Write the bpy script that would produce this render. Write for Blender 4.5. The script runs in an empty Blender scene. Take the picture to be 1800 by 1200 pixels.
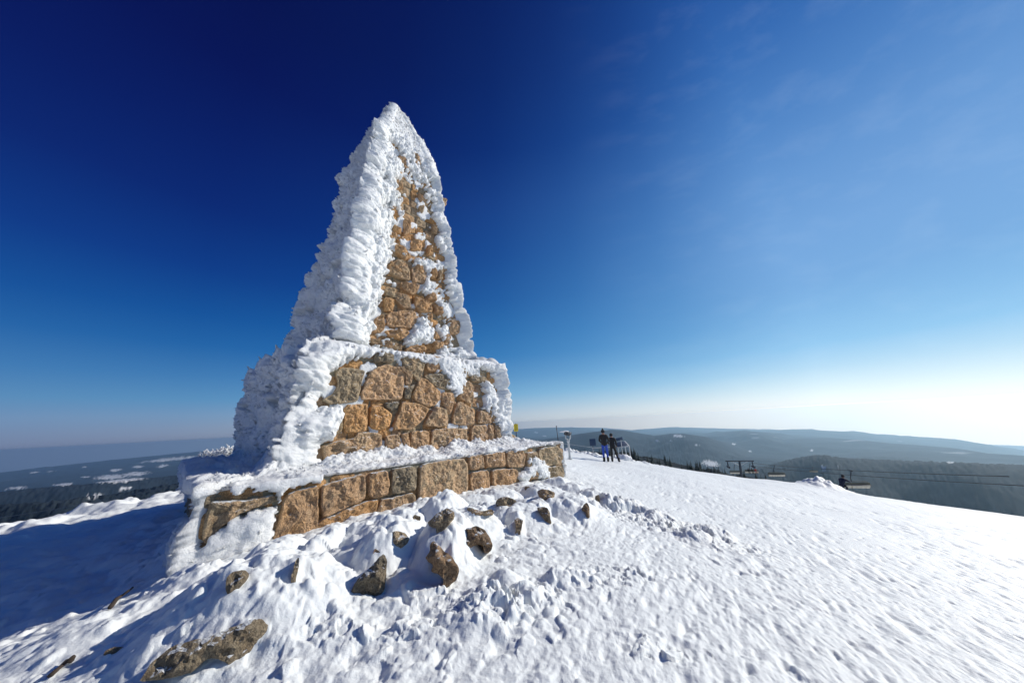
import bpy, bmesh, math, random
import numpy as np
from mathutils import Vector, Matrix, noise as mnoise
R_ = math.radians
scene = bpy.context.scene
col = scene.collection
QUALITY = 1.0

# ------------------------------------------------------------------ camera
FPX, HOR, ROLL = 550.0, 742.5, 0.0542        # focal length in photo pixels (1800 wide), horizon row, roll
PITCH = math.atan((HOR - 600) / FPX)
F = np.array([0, math.cos(PITCH), math.sin(PITCH)])
R0 = np.array([1.0, 0, 0]); U0 = np.array([0, -math.sin(PITCH), math.cos(PITCH)])
RV = math.cos(ROLL) * R0 - math.sin(ROLL) * U0
UV = math.sin(ROLL) * R0 + math.cos(ROLL) * U0
cd = bpy.data.cameras.new('camera'); cam = bpy.data.objects.new('camera', cd); col.objects.link(cam)
cd.sensor_width = 36; cd.lens = FPX / 1800 * 36; cd.clip_start = 0.05; cd.clip_end = 90000
m = Matrix.Identity(4)
for i in range(3):
    m[i][0] = RV[i]; m[i][1] = UV[i]; m[i][2] = -F[i]
cam.matrix_world = m
scene.camera = cam

# ------------------------------------------------------------------ light
SUN_EL, SUN_FWD = R_(28.5), R_(22)               # sun 22 degrees forward of the camera's right hand
sdir = Vector((math.cos(SUN_FWD) * math.cos(SUN_EL), math.sin(SUN_FWD) * math.cos(SUN_EL), math.sin(SUN_EL)))
world = bpy.data.worlds.new('World'); scene.world = world; world.use_nodes = True
wn = world.node_tree.nodes; wl = world.node_tree.links
bg = wn['Background']
EXPO = 0.45
def lin(c): return tuple((((v/255 + 0.055)/1.055)**2.4 if v > 10.3 else v/255/12.92) / 2**EXPO for v in c)
sky = wn.new('ShaderNodeTexSky'); sky.sky_type = 'NISHITA'; sky.sun_disc = False
sky.sun_elevation = SUN_EL; sky.sun_rotation = R_(90) - SUN_FWD
sky.altitude = 1500; sky.air_density = 1.0; sky.dust_density = 0.3; sky.ozone_density = 3.0
# polarised winter sky: colour by height above the horizon, for columns at growing angles from the sun
RAMPS = [
 (140, [(-4,(62,78,120)),(0,(84,102,146)),(3,(98,130,172)),(5.5,(75,130,178)),(9,(48,111,173)),(15,(6,78,152)),(22,(0,50,130)),(31,(0,27,103)),(42,(0,12,84)),(52,(0,6,72)),(90,(0,10,74))]),
 (78, [(-4,(176,172,184)),(1,(166,172,190)),(4.5,(122,165,200)),(9,(60,120,180)),(15,(26,96,164)),(30,(0,58,133)),(45,(0,34,108)),(60,(0,20,84)),(90,(0,10,74))]),
 (44, [(-4,(240,240,232)),(-1,(234,236,230)),(1.5,(205,226,236)),(5,(140,192,226)),(12,(92,156,208)),(23,(72,127,188)),(36,(62,107,172)),(46,(25,75,145)),(65,(5,40,110)),(90,(0,10,74))]),
 (26, [(-4,(255,255,255)),(0,(252,254,254)),(3,(210,232,244)),(8,(140,192,232)),(15,(112,164,216)),(25,(106,156,212)),(34,(76,132,196)),(50,(40,90,165)),(68,(5,45,115)),(90,(0,10,74))])]
ELS = [-4, -1, 0, 1.5, 3, 5, 8, 12, 16, 22, 30, 38, 46, 54, 62, 72, 90]
def ramp_at(ang):
    cols = []
    for e in ELS:
        ys = [np.array([np.interp(e, [q[0] for q in st], [q[1][k] for q in st]) for k in range(3)]) for _, st in RAMPS]
        xs = [r_[0] for r_ in RAMPS]
        A_ = np.vander(np.array(xs, float) / 100, 3); Y_ = np.array(ys)            # smooth quadratic through the columns
        co_, *_r = np.linalg.lstsq(A_ * np.array([[1], [1], [1.6], [1.6]]), Y_ * np.array([[1], [1], [1.6], [1.6]]), rcond=None)
        v = np.vander([min(max(ang, 24), 140) / 100], 3) @ co_
        cols.append((e, tuple(np.clip(v[0], 0, 255))))
    return cols
tcw = wn.new('ShaderNodeTexCoord'); gen = tcw.outputs['Generated']
sep = wn.new('ShaderNodeSeparateXYZ'); wl.new(gen, sep.inputs[0])
asn = wn.new('ShaderNodeMath'); asn.operation = 'ARCSINE'; wl.new(sep.outputs[2], asn.inputs[0])
nrm = wn.new('ShaderNodeMapRange'); nrm.inputs[1].default_value = R_(-4); nrm.inputs[2].default_value = R_(90); wl.new(asn.outputs[0], nrm.inputs[0])
pw = wn.new('ShaderNodeMath'); pw.operation = 'POWER'; pw.inputs[1].default_value = 0.5; wl.new(nrm.outputs[0], pw.inputs[0])
azs = Vector((sdir.x, sdir.y, 0)).normalized()
fl = wn.new('ShaderNodeVectorMath'); fl.operation = 'MULTIPLY'; fl.inputs[1].default_value = (1, 1, 0); wl.new(gen, fl.inputs[0])
fn = wn.new('ShaderNodeVectorMath'); fn.operation = 'NORMALIZE'; wl.new(fl.outputs[0], fn.inputs[0])
dt = wn.new('ShaderNodeVectorMath'); dt.operation = 'DOT_PRODUCT'; dt.inputs[1].default_value = azs; wl.new(fn.outputs[0], dt.inputs[0])
ac = wn.new('ShaderNodeMath'); ac.operation = 'ARCCOSINE'; wl.new(dt.outputs['Value'], ac.inputs[0])
BELOW = lambda ang: (1 + 1.5 * (max(0, (95 - ang) / 71))**1.2, 1 + .75 * (max(0, (95 - ang) / 71))**1.2, 1.0)
prev = None
for g_ in (24, 40, 55, 70, 90, 115, 140):
    rp = wn.new('ShaderNodeValToRGB'); cr = rp.color_ramp; cr.interpolation = 'LINEAR'
    for i, (e, c) in enumerate(ramp_at(g_)):
        pos = ((e + 4) / 94) ** 0.5
        el_ = cr.elements[i] if i < 2 else cr.elements.new(pos)
        gl = BELOW(g_) if e < 0 else (1, 1, 1)
        el_.position = ((4.07) / 94) ** 0.5 if e == 0 else pos if e > 0 else (pos if e < -2 else ((4.02) / 94) ** 0.5); el_.color = (*[max(0, a1 * b1) for a1, b1 in zip(lin(c), gl)], 1)
    wl.new(pw.outputs[0], rp.inputs[0])
    if prev is not None:
        mr = wn.new('ShaderNodeMapRange')
        mr.inputs[1].default_value = R_(prev[0]); mr.inputs[2].default_value = R_(g_); wl.new(ac.outputs[0], mr.inputs[0])
        mx = wn.new('ShaderNodeMix'); mx.data_type = 'RGBA'; wl.new(mr.outputs[0], mx.inputs[0])
        wl.new(prev[1], mx.inputs[6]); wl.new(rp.outputs[0], mx.inputs[7]); prev = (g_, mx.outputs[2])
    else: prev = (g_, rp.outputs[0])
# thin cirrus streaks on the sun side
cm = wn.new('ShaderNodeMapping'); cm.inputs['Rotation'].default_value = (R_(20), R_(-25), R_(-35)); cm.inputs['Scale'].default_value = (0.7, 9, 14)
cn = wn.new('ShaderNodeTexNoise'); cn.inputs['Scale'].default_value = 1.6; cn.inputs['Detail'].default_value = 7; cn.inputs['Roughness'].default_value = 0.62
wl.new(gen, cm.inputs[0]); wl.new(cm.outputs[0], cn.inputs['Vector'])
cr1 = wn.new('ShaderNodeMapRange'); cr1.inputs[1].default_value = 0.48; cr1.inputs[2].default_value = 0.85; cr1.inputs[4].default_value = 0.06; wl.new(cn.outputs[0], cr1.inputs[0])
cr2 = wn.new('ShaderNodeMapRange'); cr2.inputs[1].default_value = 0.62; cr2.inputs[2].default_value = 0.9; wl.new(dt.outputs['Value'], cr2.inputs[0])
cmu = wn.new('ShaderNodeMath'); cmu.operation = 'MULTIPLY'; wl.new(cr1.outputs[0], cmu.inputs[0]); wl.new(cr2.outputs[0], cmu.inputs[1])
cmx = wn.new('ShaderNodeMix'); cmx.data_type = 'RGBA'; cmx.inputs[7].default_value = (0.7, 0.78, 0.85, 1)
wl.new(cmu.outputs[0], cmx.inputs[0]); wl.new(prev[1], cmx.inputs[6])
ns = wn.new('ShaderNodeMix'); ns.data_type = 'RGBA'; ns.blend_type = 'ADD'; ns.inputs[0].default_value = 1
dm = wn.new('ShaderNodeVectorMath'); dm.operation = 'SCALE'; dm.inputs['Scale'].default_value = 0.004; wl.new(sky.outputs[0], dm.inputs[0])
wl.new(cmx.outputs[2], ns.inputs[6]); wl.new(dm.outputs[0], ns.inputs[7])
wl.new(ns.outputs[2], bg.inputs[0]); bg.inputs[1].default_value = 1.0
sl = bpy.data.lights.new('sun', 'SUN'); sl.energy = 3.15; sl.angle = R_(0.53); sl.color = (1, 0.945, 0.85)
so = bpy.data.objects.new('sun', sl); col.objects.link(so)
so.rotation_euler = sdir.to_track_quat('Z', 'Y').to_euler()
scene.view_settings.view_transform = 'Standard'; scene.view_settings.look = 'None'
scene.view_settings.exposure = EXPO; scene.view_settings.gamma = 1
scene.render.engine = 'CYCLES'
scene.cycles.max_bounces = 6; scene.cycles.volume_bounces = 1

# ------------------------------------------------------------------ maths helpers
def ray(x, y):
    """direction through photo pixel, scaled so that its Y component is 1"""
    d = RV * (x - 900) / FPX - UV * (y - 600) / FPX + F
    return d / d[1]
def at(x, y, depth): return Vector(ray(x, y) * depth)
def at_z(x, y, z):
    d = ray(x, y); return Vector(d * (z / d[2]))
def proj(P):
    d = P @ F
    return 900 + FPX * (P @ RV) / d, 600 - FPX * (P @ UV) / d
def hash2(ix, iy, seed):
    h = (ix.astype(np.int64) * 374761393 + iy.astype(np.int64) * 668265263 + seed * 2147483647) & 0xffffffff
    h = ((h ^ (h >> 13)) * 1274126177) & 0xffffffff
    return ((h ^ (h >> 16)) & 0xffffff) / float(0xffffff)
def hash3(ix, iy, iz, seed): return hash2(ix.astype(np.int64) + iz.astype(np.int64) * 7919, iy.astype(np.int64) + iz.astype(np.int64) * 104729, seed)
def vn2(x, y, seed=0):
    """gradient noise, about -1..1"""
    ix = np.floor(x); iy = np.floor(y); fx = x - ix; fy = y - iy
    ux = fx * fx * fx * (fx * (fx * 6 - 15) + 10); uy = fy * fy * fy * (fy * (fy * 6 - 15) + 10)
    def g(a, b):
        an = hash2(ix + a, iy + b, seed) * 6.2831853
        return np.cos(an) * (fx - a) + np.sin(an) * (fy - b)
    n0 = g(0, 0) * (1 - ux) + g(1, 0) * ux; n1 = g(0, 1) * (1 - ux) + g(1, 1) * ux
    return (n0 * (1 - uy) + n1 * uy) * 1.5
def vn3(x, y, z, seed=0):
    ix = np.floor(x); iy = np.floor(y); iz = np.floor(z); fx = x - ix; fy = y - iy; fz = z - iz
    s = lambda t: t * t * t * (t * (t * 6 - 15) + 10)
    ux, uy, uz = s(fx), s(fy), s(fz)
    h = lambda a, b, c: hash3(ix + a, iy + b, iz + c, seed) * 2 - 1
    x00 = h(0,0,0) * (1-ux) + h(1,0,0) * ux; x10 = h(0,1,0) * (1-ux) + h(1,1,0) * ux
    x01 = h(0,0,1) * (1-ux) + h(1,0,1) * ux; x11 = h(0,1,1) * (1-ux) + h(1,1,1) * ux
    return (x00 * (1-uy) + x10 * uy) * (1-uz) + (x01 * (1-uy) + x11 * uy) * uz
def fbm2(x, y, oct=4, seed=0, gain=0.5):
    a, s, t = 1.0, 0, 0
    for o in range(oct):
        s = s + a * vn2(x * 2**o, y * 2**o, seed + o * 17); a *= gain
    return s
def fbm3(x, y, z, oct=3, seed=0, gain=0.5):
    a, s = 1.0, 0
    for o in range(oct):
        s = s + a * vn3(x * 2**o, y * 2**o, z * 2**o, seed + o * 17); a *= gain
    return s
def worley2(x, y, seed=0):
    """distance to the nearest feature point and that cell's random number"""
    ix = np.floor(x); iy = np.floor(y)
    best = np.full(x.shape, 9.0); rnd = np.zeros(x.shape)
    for a in (-1, 0, 1):
        for b in (-1, 0, 1):
            cx, cy = ix + a, iy + b
            px = cx + hash2(cx, cy, seed); py = cy + hash2(cx, cy, seed + 5)
            d = np.hypot(px - x, py - y); m_ = d < best
            best = np.where(m_, d, best); rnd = np.where(m_, hash2(cx, cy, seed + 9), rnd)
    return best, rnd
def worley3(x, y, z, seed=0):
    ix = np.floor(x); iy = np.floor(y); iz = np.floor(z)
    best = np.full(x.shape, 9.0)
    for a in (-1, 0, 1):
        for b in (-1, 0, 1):
            for c in (-1, 0, 1):
                cx, cy, cz = ix + a, iy + b, iz + c
                d = (cx + hash3(cx, cy, cz, seed) - x)**2 + (cy + hash3(cx, cy, cz, seed+5) - y)**2 + (cz + hash3(cx, cy, cz, seed+11) - z)**2
                best = np.minimum(best, d)
    return np.sqrt(best)
def sstep(a, b, x):
    t = np.clip((x - a) / (b - a), 0, 1); return t * t * (3 - 2 * t)
def sd_poly(px, py, poly):
    """signed distance to a polygon, negative inside"""
    P = np.array(poly, float); n = len(P)
    d = np.full(px.shape, 1e9); inside = np.zeros(px.shape, bool)
    for i in range(n):
        a = P[i]; b = P[(i + 1) % n]; e = b - a
        wx, wy = px - a[0], py - a[1]
        t = np.clip((wx * e[0] + wy * e[1]) / (e @ e + 1e-12), 0, 1)
        d = np.minimum(d, (wx - e[0]*t)**2 + (wy - e[1]*t)**2)
        c = ((a[1] > py) != (b[1] > py))
        with np.errstate(divide='ignore', invalid='ignore'):
            xi = (b[0]-a[0]) * (py - a[1]) / (b[1] - a[1] + 1e-20) + a[0]
        inside ^= c & (px < xi)
    return np.where(inside, -1, 1) * np.sqrt(d)

# ------------------------------------------------------------------ object helpers
def tag(o, label=None, cat=None, group=None, kind=None):
    if label: o['label'] = label
    if cat: o['category'] = cat
    if group: o['group'] = group
    if kind: o['kind'] = kind
    return o
def empty(name, loc, label, cat, group=None, rz=0):
    o = bpy.data.objects.new(name, None); col.objects.link(o)
    o.empty_display_size = 0.2; o.location = loc; o.rotation_euler = (0, 0, rz)
    return tag(o, label, cat, group)
def link(name, me, mats, parent=None, smooth=True):
    for mm in (mats if isinstance(mats, (list, tuple)) else [mats]): me.materials.append(mm)
    if smooth: me.shade_smooth()
    o = bpy.data.objects.new(name, me); col.objects.link(o)
    if parent: o.parent = parent
    return o
def grid_mesh(name, V, close_u=False, mask=None):
    """V: (rows, cols, 3) -> quad grid"""
    nr, nc = V.shape[:2]
    me = bpy.data.meshes.new(name)
    idx = np.arange(nr * nc).reshape(nr, nc)
    if close_u: idx = np.concatenate([idx, idx[:, :1]], 1)
    q = np.stack([idx[:-1, :-1], idx[:-1, 1:], idx[1:, 1:], idx[1:, :-1]], -1)
    if mask is not None:
        q = q[mask]
    q = q.reshape(-1, 4)
    me.vertices.add(nr * nc); me.vertices.foreach_set('co', V.reshape(-1).astype(np.float32))
    me.loops.add(len(q) * 4); me.loops.foreach_set('vertex_index', q.reshape(-1).astype(np.int32))
    me.polygons.add(len(q)); me.polygons.foreach_set('loop_start', np.arange(0, len(q) * 4, 4, dtype=np.int32))
    me.update(calc_edges=True); me.validate()
    return me
def set_attr(me, name, vals):
    a = me.attributes.new(name, 'FLOAT', 'POINT'); a.data.foreach_set('value', np.asarray(vals, np.float32).reshape(-1))
class MB:
    """collects tubes, boxes and balls, then links them as one mesh object"""
    def __init__(s): s.bm = bmesh.new()
    def tube(s, pts, r, n=8, r2=None):
        pts = [Vector(p) for p in pts]; rings = []
        for i, p in enumerate(pts):
            d = (pts[min(i+1, len(pts)-1)] - pts[max(i-1, 0)]).normalized()
            u = d.orthogonal().normalized() if i == 0 else (u - d * u.dot(d)).normalized()
            v = d.cross(u); rr = r if r2 is None else r + (r2 - r) * i / (len(pts) - 1)
            rings.append([s.bm.verts.new(p + (u * math.cos(a) + v * math.sin(a)) * rr) for a in [k * math.tau / n for k in range(n)]])
        for A, B in zip(rings, rings[1:]):
            for k in range(n): s.bm.faces.new((A[k], A[(k+1) % n], B[(k+1) % n], B[k]))
        s.bm.faces.new(rings[0][::-1]); s.bm.faces.new(rings[-1])
        return s
    def box(s, c, size, rot=None, bev=0.0):
        mt = Matrix.Translation(Vector(c))
        if rot is not None: mt = mt @ rot.to_4x4()
        r = bmesh.ops.create_cube(s.bm, size=1, matrix=mt @ Matrix.Diagonal((*size, 1)))
        if bev > 0:
            es = list({e for v in r['verts'] for e in v.link_edges})
            bmesh.ops.bevel(s.bm, geom=es, offset=bev, segments=2, affect='EDGES', profile=0.5)
        return s
    def ball(s, c, size, rot=None, sub=2):
        mt = Matrix.Translation(Vector(c))
        if rot is not None: mt = mt @ rot.to_4x4()
        bmesh.ops.create_icosphere(s.bm, subdivisions=sub, radius=1, matrix=mt @ Matrix.Diagonal((*size, 1))); return s
    def build(s, name, mat, parent=None, smooth=True):
        me = bpy.data.meshes.new(name); bmesh.ops.recalc_face_normals(s.bm, faces=s.bm.faces); s.bm.to_mesh(me); s.bm.free()
        return link(name, me, mat, parent, smooth)
def lump(me, amp, scale, seed=0, rough=2):
    """push vertices along normals by noise"""
    n = len(me.vertices); co = np.zeros(n*3, np.float32); me.vertices.foreach_get('co', co); co = co.reshape(-1, 3)
    no = np.zeros(n*3, np.float32); me.vertex_normals.foreach_get('vector', no); no = no.reshape(-1, 3)
    k = fbm3(co[:,0]/scale + 31, co[:,1]/scale + 7, co[:,2]/scale, rough, seed)
    co += no * (k * amp)[:, None]; me.vertices.foreach_set('co', co.reshape(-1)); me.update()

# ------------------------------------------------------------------ materials
def new_mat(name):
    mt = bpy.data.materials.new(name); mt.use_nodes = True
    return mt, mt.node_tree.nodes, mt.node_tree.links, mt.node_tree.nodes['Principled BSDF']
def plain(name, c, rough=0.6, metal=0.0, bump=0.0, bscale=60):
    mt, n, l, b = new_mat(name)
    b.inputs['Roughness'].default_value = rough; b.inputs['Metallic'].default_value = metal
    tc = n.new('ShaderNodeTexCoord'); nz = n.new('ShaderNodeTexNoise'); nz.inputs['Scale'].default_value = bscale; nz.inputs['Detail'].default_value = 4
    l.new(tc.outputs['Object'], nz.inputs['Vector'])
    mx = n.new('ShaderNodeMix'); mx.data_type = 'RGBA'
    mx.inputs[6].default_value = (*[v * 0.78 for v in c], 1); mx.inputs[7].default_value = (*[min(1, v * 1.15) for v in c], 1)
    l.new(nz.outputs[0], mx.inputs[0]); l.new(mx.outputs[2], b.inputs['Base Color'])
    if bump > 0:
        bp = n.new('ShaderNodeBump'); bp.inputs['Strength'].default_value = 1; bp.inputs['Distance'].default_value = bump
        l.new(nz.outputs[0], bp.inputs['Height']); l.new(bp.outputs[0], b.inputs['Normal'])
    return mt
def snow_mat(name, base=(0.86, 0.865, 0.87), fine=0.006, grain=70, mid=0.02, midscale=9, rough=0.55):
    mt, n, l, b = new_mat(name)
    b.inputs['Base Color'].default_value = (*base, 1); b.inputs['Roughness'].default_value = rough
    b.inputs['Specular IOR Level'].default_value = 0.35
    tc = n.new('ShaderNodeTexCoord')
    n1 = n.new('ShaderNodeTexNoise'); n1.inputs['Scale'].default_value = grain; n1.inputs['Detail'].default_value = 5; n1.inputs['Roughness'].default_value = 0.7
    n2 = n.new('ShaderNodeTexNoise'); n2.inputs['Scale'].default_value = midscale; n2.inputs['Detail'].default_value = 6; n2.inputs['Roughness'].default_value = 0.6
    l.new(tc.outputs['Object'], n1.inputs['Vector']); l.new(tc.outputs['Object'], n2.inputs['Vector'])
    b1 = n.new('ShaderNodeBump'); b1.inputs['Strength'].default_value = 1; b1.inputs['Distance'].default_value = fine
    b2 = n.new('ShaderNodeBump'); b2.inputs['Strength'].default_value = 1; b2.inputs['Distance'].default_value = mid
    l.new(n2.outputs[0], b2.inputs['Height']); l.new(n1.outputs[0], b1.inputs['Height'])
    l.new(b2.outputs[0], b1.inputs['Normal']); l.new(b1.outputs[0], b.inputs['Normal'])
    return mt
def granite(name):
    """rough-hewn granite; attribute tint (0 grey .. 1 orange) and shade vary it stone by stone"""
    mt, n, l, b = new_mat(name)
    tc = n.new('ShaderNodeTexCoord')
    at_ = n.new('ShaderNodeAttribute'); at_.attribute_name = 'tint'
    sh = n.new('ShaderNodeAttribute'); sh.attribute_name = 'shade'
    base = n.new('ShaderNodeValToRGB'); cr = base.color_ramp
    cr.elements[0].position = 0; cr.elements[0].color = (0.29, 0.255, 0.19, 1)
    cr.elements[1].position = 1; cr.elements[1].color = (0.62, 0.35, 0.14, 1)
    for p_, c_ in ((0.3, (0.48, 0.38, 0.25, 1)), (0.55, (0.58, 0.39, 0.235, 1)), (0.75, (0.62, 0.385, 0.19, 1))):
        e = cr.elements.new(p_); e.color = c_
    nb = n.new('ShaderNodeTexNoise'); nb.inputs['Scale'].default_value = 5; nb.inputs['Detail'].default_value = 5
    l.new(tc.outputs['Object'], nb.inputs['Vector'])
    ad = n.new('ShaderNodeMath'); ad.operation = 'MULTIPLY_ADD'; ad.inputs[1].default_value = 0.55; l.new(nb.outputs[0], ad.inputs[0])
    sb = n.new('ShaderNodeMath'); sb.operation = 'SUBTRACT'; sb.inputs[1].default_value = 0.27
    l.new(at_.outputs['Fac'], ad.inputs[2]); l.new(ad.outputs[0], sb.inputs[0]); l.new(sb.outputs[0], base.inputs[0])
    vo = n.new('ShaderNodeTexNoise'); vo.inputs['Scale'].default_value = 55; vo.inputs['Detail'].default_value = 3; vo.inputs['Roughness'].default_value = 0.8
    l.new(tc.outputs['Object'], vo.inputs['Vector'])
    sp = n.new('ShaderNodeValToRGB'); sp.color_ramp.elements[0].position = 0.36; sp.color_ramp.elements[0].color = (0.42, 0.38, 0.35, 1)
    sp.color_ramp.elements[1].position = 0.62; sp.color_ramp.elements[1].color = (1.55, 1.5, 1.4, 1)
    l.new(vo.outputs[0], sp.inputs[0])
    mu = n.new('ShaderNodeMix'); mu.data_type = 'RGBA'; mu.blend_type = 'MULTIPLY'; mu.inputs[0].default_value = 0.85
    l.new(base.outputs[0], mu.inputs[6]); l.new(sp.outputs[0], mu.inputs[7])
    # broad weathering stains
    nd = n.new('ShaderNodeTexNoise'); nd.inputs['Scale'].default_value = 13; nd.inputs['Detail'].default_value = 6; nd.inputs['Roughness'].default_value = 0.7
    l.new(tc.outputs['Object'], nd.inputs['Vector'])
    sr = n.new('ShaderNodeValToRGB'); sr.color_ramp.elements[0].position = 0.36; sr.color_ramp.elements[0].color = (0.58, 0.52, 0.46, 1)
    sr.color_ramp.elements[1].position = 0.55; sr.color_ramp.elements[1].color = (1, 1, 1, 1)
    l.new(nd.outputs[0], sr.inputs[0])
    m2 = n.new('ShaderNodeMix'); m2.data_type = 'RGBA'; m2.blend_type = 'MULTIPLY'; m2.inputs[0].default_value = 0.8
    l.new(mu.outputs[2], m2.inputs[6]); l.new(sr.outputs[0], m2.inputs[7])
    m3 = n.new('ShaderNodeMix'); m3.data_type = 'RGBA'; m3.blend_type = 'MULTIPLY'; m3.inputs[0].default_value = 1
    cm = n.new('ShaderNodeCombineColor'); [l.new(sh.outputs['Fac'], cm.inputs[i]) for i in range(3)]
    l.new(m2.outputs[2], m3.inputs[6]); l.new(cm.outputs[0], m3.inputs[7])
    gn = n.new('ShaderNodeNewGeometry'); sx = n.new('ShaderNodeSeparateXYZ'); l.new(gn.outputs['True Normal'], sx.inputs[0])
    fz = n.new('ShaderNodeTexNoise'); fz.inputs['Scale'].default_value = 9; fz.inputs['Detail'].default_value = 6; fz.inputs['Roughness'].default_value = .7; l.new(tc.outputs['Object'], fz.inputs['Vector'])
    q1 = n.new('ShaderNodeMath'); q1.operation = 'MULTIPLY_ADD'; q1.inputs[1].default_value = 1.6; l.new(fz.outputs[0], q1.inputs[0]); l.new(sx.outputs[2], q1.inputs[2])
    q2 = n.new('ShaderNodeMapRange'); q2.inputs[1].default_value = 1.62; q2.inputs[2].default_value = 1.74; l.new(q1.outputs[0], q2.inputs[0])
    m4 = n.new('ShaderNodeMix'); m4.data_type = 'RGBA'; m4.inputs[7].default_value = (.80, .82, .83, 1); l.new(q2.outputs[0], m4.inputs[0]); l.new(m3.outputs[2], m4.inputs[6]); l.new(m4.outputs[2], b.inputs['Base Color'])
    b.inputs['Roughness'].default_value = 0.8
    b1 = n.new('ShaderNodeBump'); b1.inputs['Distance'].default_value = 0.018; b2 = n.new('ShaderNodeBump'); b2.inputs['Distance'].default_value = 0.05
    l.new(nd.outputs[0], b2.inputs['Height']); l.new(vo.outputs[0], b1.inputs['Height']); l.new(b2.outputs[0], b1.inputs['Normal']); l.new(b1.outputs[0], b.inputs['Normal'])
    return mt
M_SNOW = snow_mat('snow')
M_RIME = snow_mat('rime', (0.88, 0.895, 0.89), fine=0.02, grain=45, mid=0.045, midscale=13, rough=0.5)
for mm_ in (M_RIME,):
    pb_ = mm_.node_tree.nodes['Principled BSDF']; pb_.inputs['Subsurface Weight'].default_value = .55; pb_.inputs['Subsurface Radius'].default_value = (1, 1, 1); pb_.inputs['Subsurface Scale'].default_value = .16
M_STONE = granite('granite')
M_MORTAR = plain('mortar', (0.27, 0.24, 0.17), 0.9, bump=0.02, bscale=25)

# ------------------------------------------------------------------ monument geometry (solved from the photograph)
TH = 0.7776; uu = np.array([math.sin(TH), math.cos(TH)]); ww = np.array([-uu[1], uu[0]])
MC = np.array([-4.6734, 11.1683])
HP, HQ, HT, HS, HW = 4.40, 3.04, 2.80, 2.06, 1.02        # half sides: plinth, pedestal foot, pedestal top, shaft foot, shaft top
ZP, ZQ, ZW, ZA = -0.75, 2.02, 11.2, 13.9
ZG = -1.7
def loc2w(a, b, z):
    """monument frame: a along the stone front, b into depth"""
    a = np.asarray(a, float); b = np.asarray(b, float); z = np.asarray(z, float) + 0 * a
    return np.stack([MC[0] + uu[0]*a + ww[0]*b, MC[1] + uu[1]*a + ww[1]*b, z + 0*b], -1)
def w2loc(x, y):
    dx, dy = x - MC[0], y - MC[1]
    return dx*uu[0] + dy*uu[1], dx*ww[0] + dy*ww[1]

# ------------------------------------------------------------------ loose rocks, outlines read off the photograph
# (outline, ground level, tint, shade, category words)
ROCKS = [
 ([(245,1197),(262,1165),(300,1137),(340,1124),(400,1107),(440,1088),(462,1086),(471,1100),(457,1140),(430,1172),(412,1172),(390,1156),(365,1158),(335,1180),(300,1192)], .16,.62,'long dark brown boulder lying in the snow at the bottom left corner of the view'),
 ([(181,1150),(188,1140),(205,1134),(222,1136),(215,1146),(195,1152)], .3,.6,'small brown stone just left of the long dark boulder'),
 ([(396,1040),(398,1015),(410,1003),(432,1000),(437,1010),(425,1030),(410,1046),(402,1048)], .2,.6,'dark rounded stone below the snowy near corner of the plinth'),
 ([(508,1030),(514,1010),(520,985),(525,976),(528,985),(523,1005),(520,1020),(515,1033)], .25,.9,'thin upright sliver of stone in the snow under the plinth front'),
 ([(614,1042),(622,1024),(638,1006),(655,992),(676,970),(680,990),(680,1012),(674,1040),(655,1052),(628,1050)], .1,.62,'dark grey wedge shaped boulder standing in the snow, nearest to the plinth block stack'),
 ([(656,974),(659,963),(668,968),(677,980),(668,984)], .55,.8,'tiny reddish stone tip just above the dark grey wedge boulder'),
 ([(674,962),(682,948),(680,938),(695,932),(712,935),(720,945),(715,955),(704,963),(688,965)], .25,1.0,'flat tan stone in the snow left of the tan nose shaped rock'),
 ([(750,918),(762,908),(772,898),(785,893),(799,897),(799,908),(790,920),(778,932),(768,940),(766,926)], .3,.9,'tan nose shaped rock close under the biggest plinth block'),
 ([(722,914),(728,904),(740,906),(740,914),(730,917)], .3,.6,'small dark stone left of the tan nose shaped rock'),
 ([(787,966),(795,955),(812,948),(822,938),(818,928),(838,924),(852,930),(862,942),(866,960),(862,970),(852,968),(850,955),(838,955),(822,966),(805,974),(792,974)], .55,.5,'wide dark brown arched rock in the middle of the rubble'),
 ([(748,980),(756,970),(755,956),(762,950),(780,966),(800,985),(808,1005),(803,1020),(788,1030),(778,1036),(780,1018),(770,1008),(757,1005),(760,990)], .6,.6,'jagged reddish brown rock, lowest of the rubble in front of the big plinth block'),
 ([(905,940),(906,920),(903,912),(912,908),(919,914),(918,926),(913,945)], .35,.85,'narrow brown rock edge on the right end of a snow covered hump'),
 ([(871,884),(874,876),(890,872),(905,877),(911,883),(898,889),(880,890)], .3,.85,'low flat brown stone right under the two right hand plinth blocks'),
 ([(820,892),(826,891),(845,898),(866,894),(870,899),(848,904),(838,910),(828,905)], .4,.9,'long low tan stone between the plinth and the arched rock'),
 ([(943,862),(952,858),(962,860),(975,864),(975,870),(965,880),(955,880),(950,872)], .45,.9,'brown stone near the right end of the plinth, uppermost in the rubble'),
 ([(943,892),(950,890),(963,891),(967,903),(970,921),(962,917),(950,905)], .35,.6,'dark brown wedge beside a snow hump right of the plinth'),
 ([(1026,886),(1033,882),(1037,893),(1036,910),(1030,913),(1030,900),(1022,895)], .5,.6,'dark narrow rock face at the right end of the round snow covered boulder'),
 ([(1046,872),(1052,868),(1055,874),(1052,883),(1048,880)], .3,.9,'tiny tan stone farthest right in the rubble'),
 ([(921,857),(925,853),(934,857),(930,861),(922,861)], .5,.5,'tiny dark stone at the foot of the plinth corner'),
 ([(655,949),(658,946),(664,950),(660,954)], .4,.7,'pebble sized stone between the plinth and the flat tan stone'),
]
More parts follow.
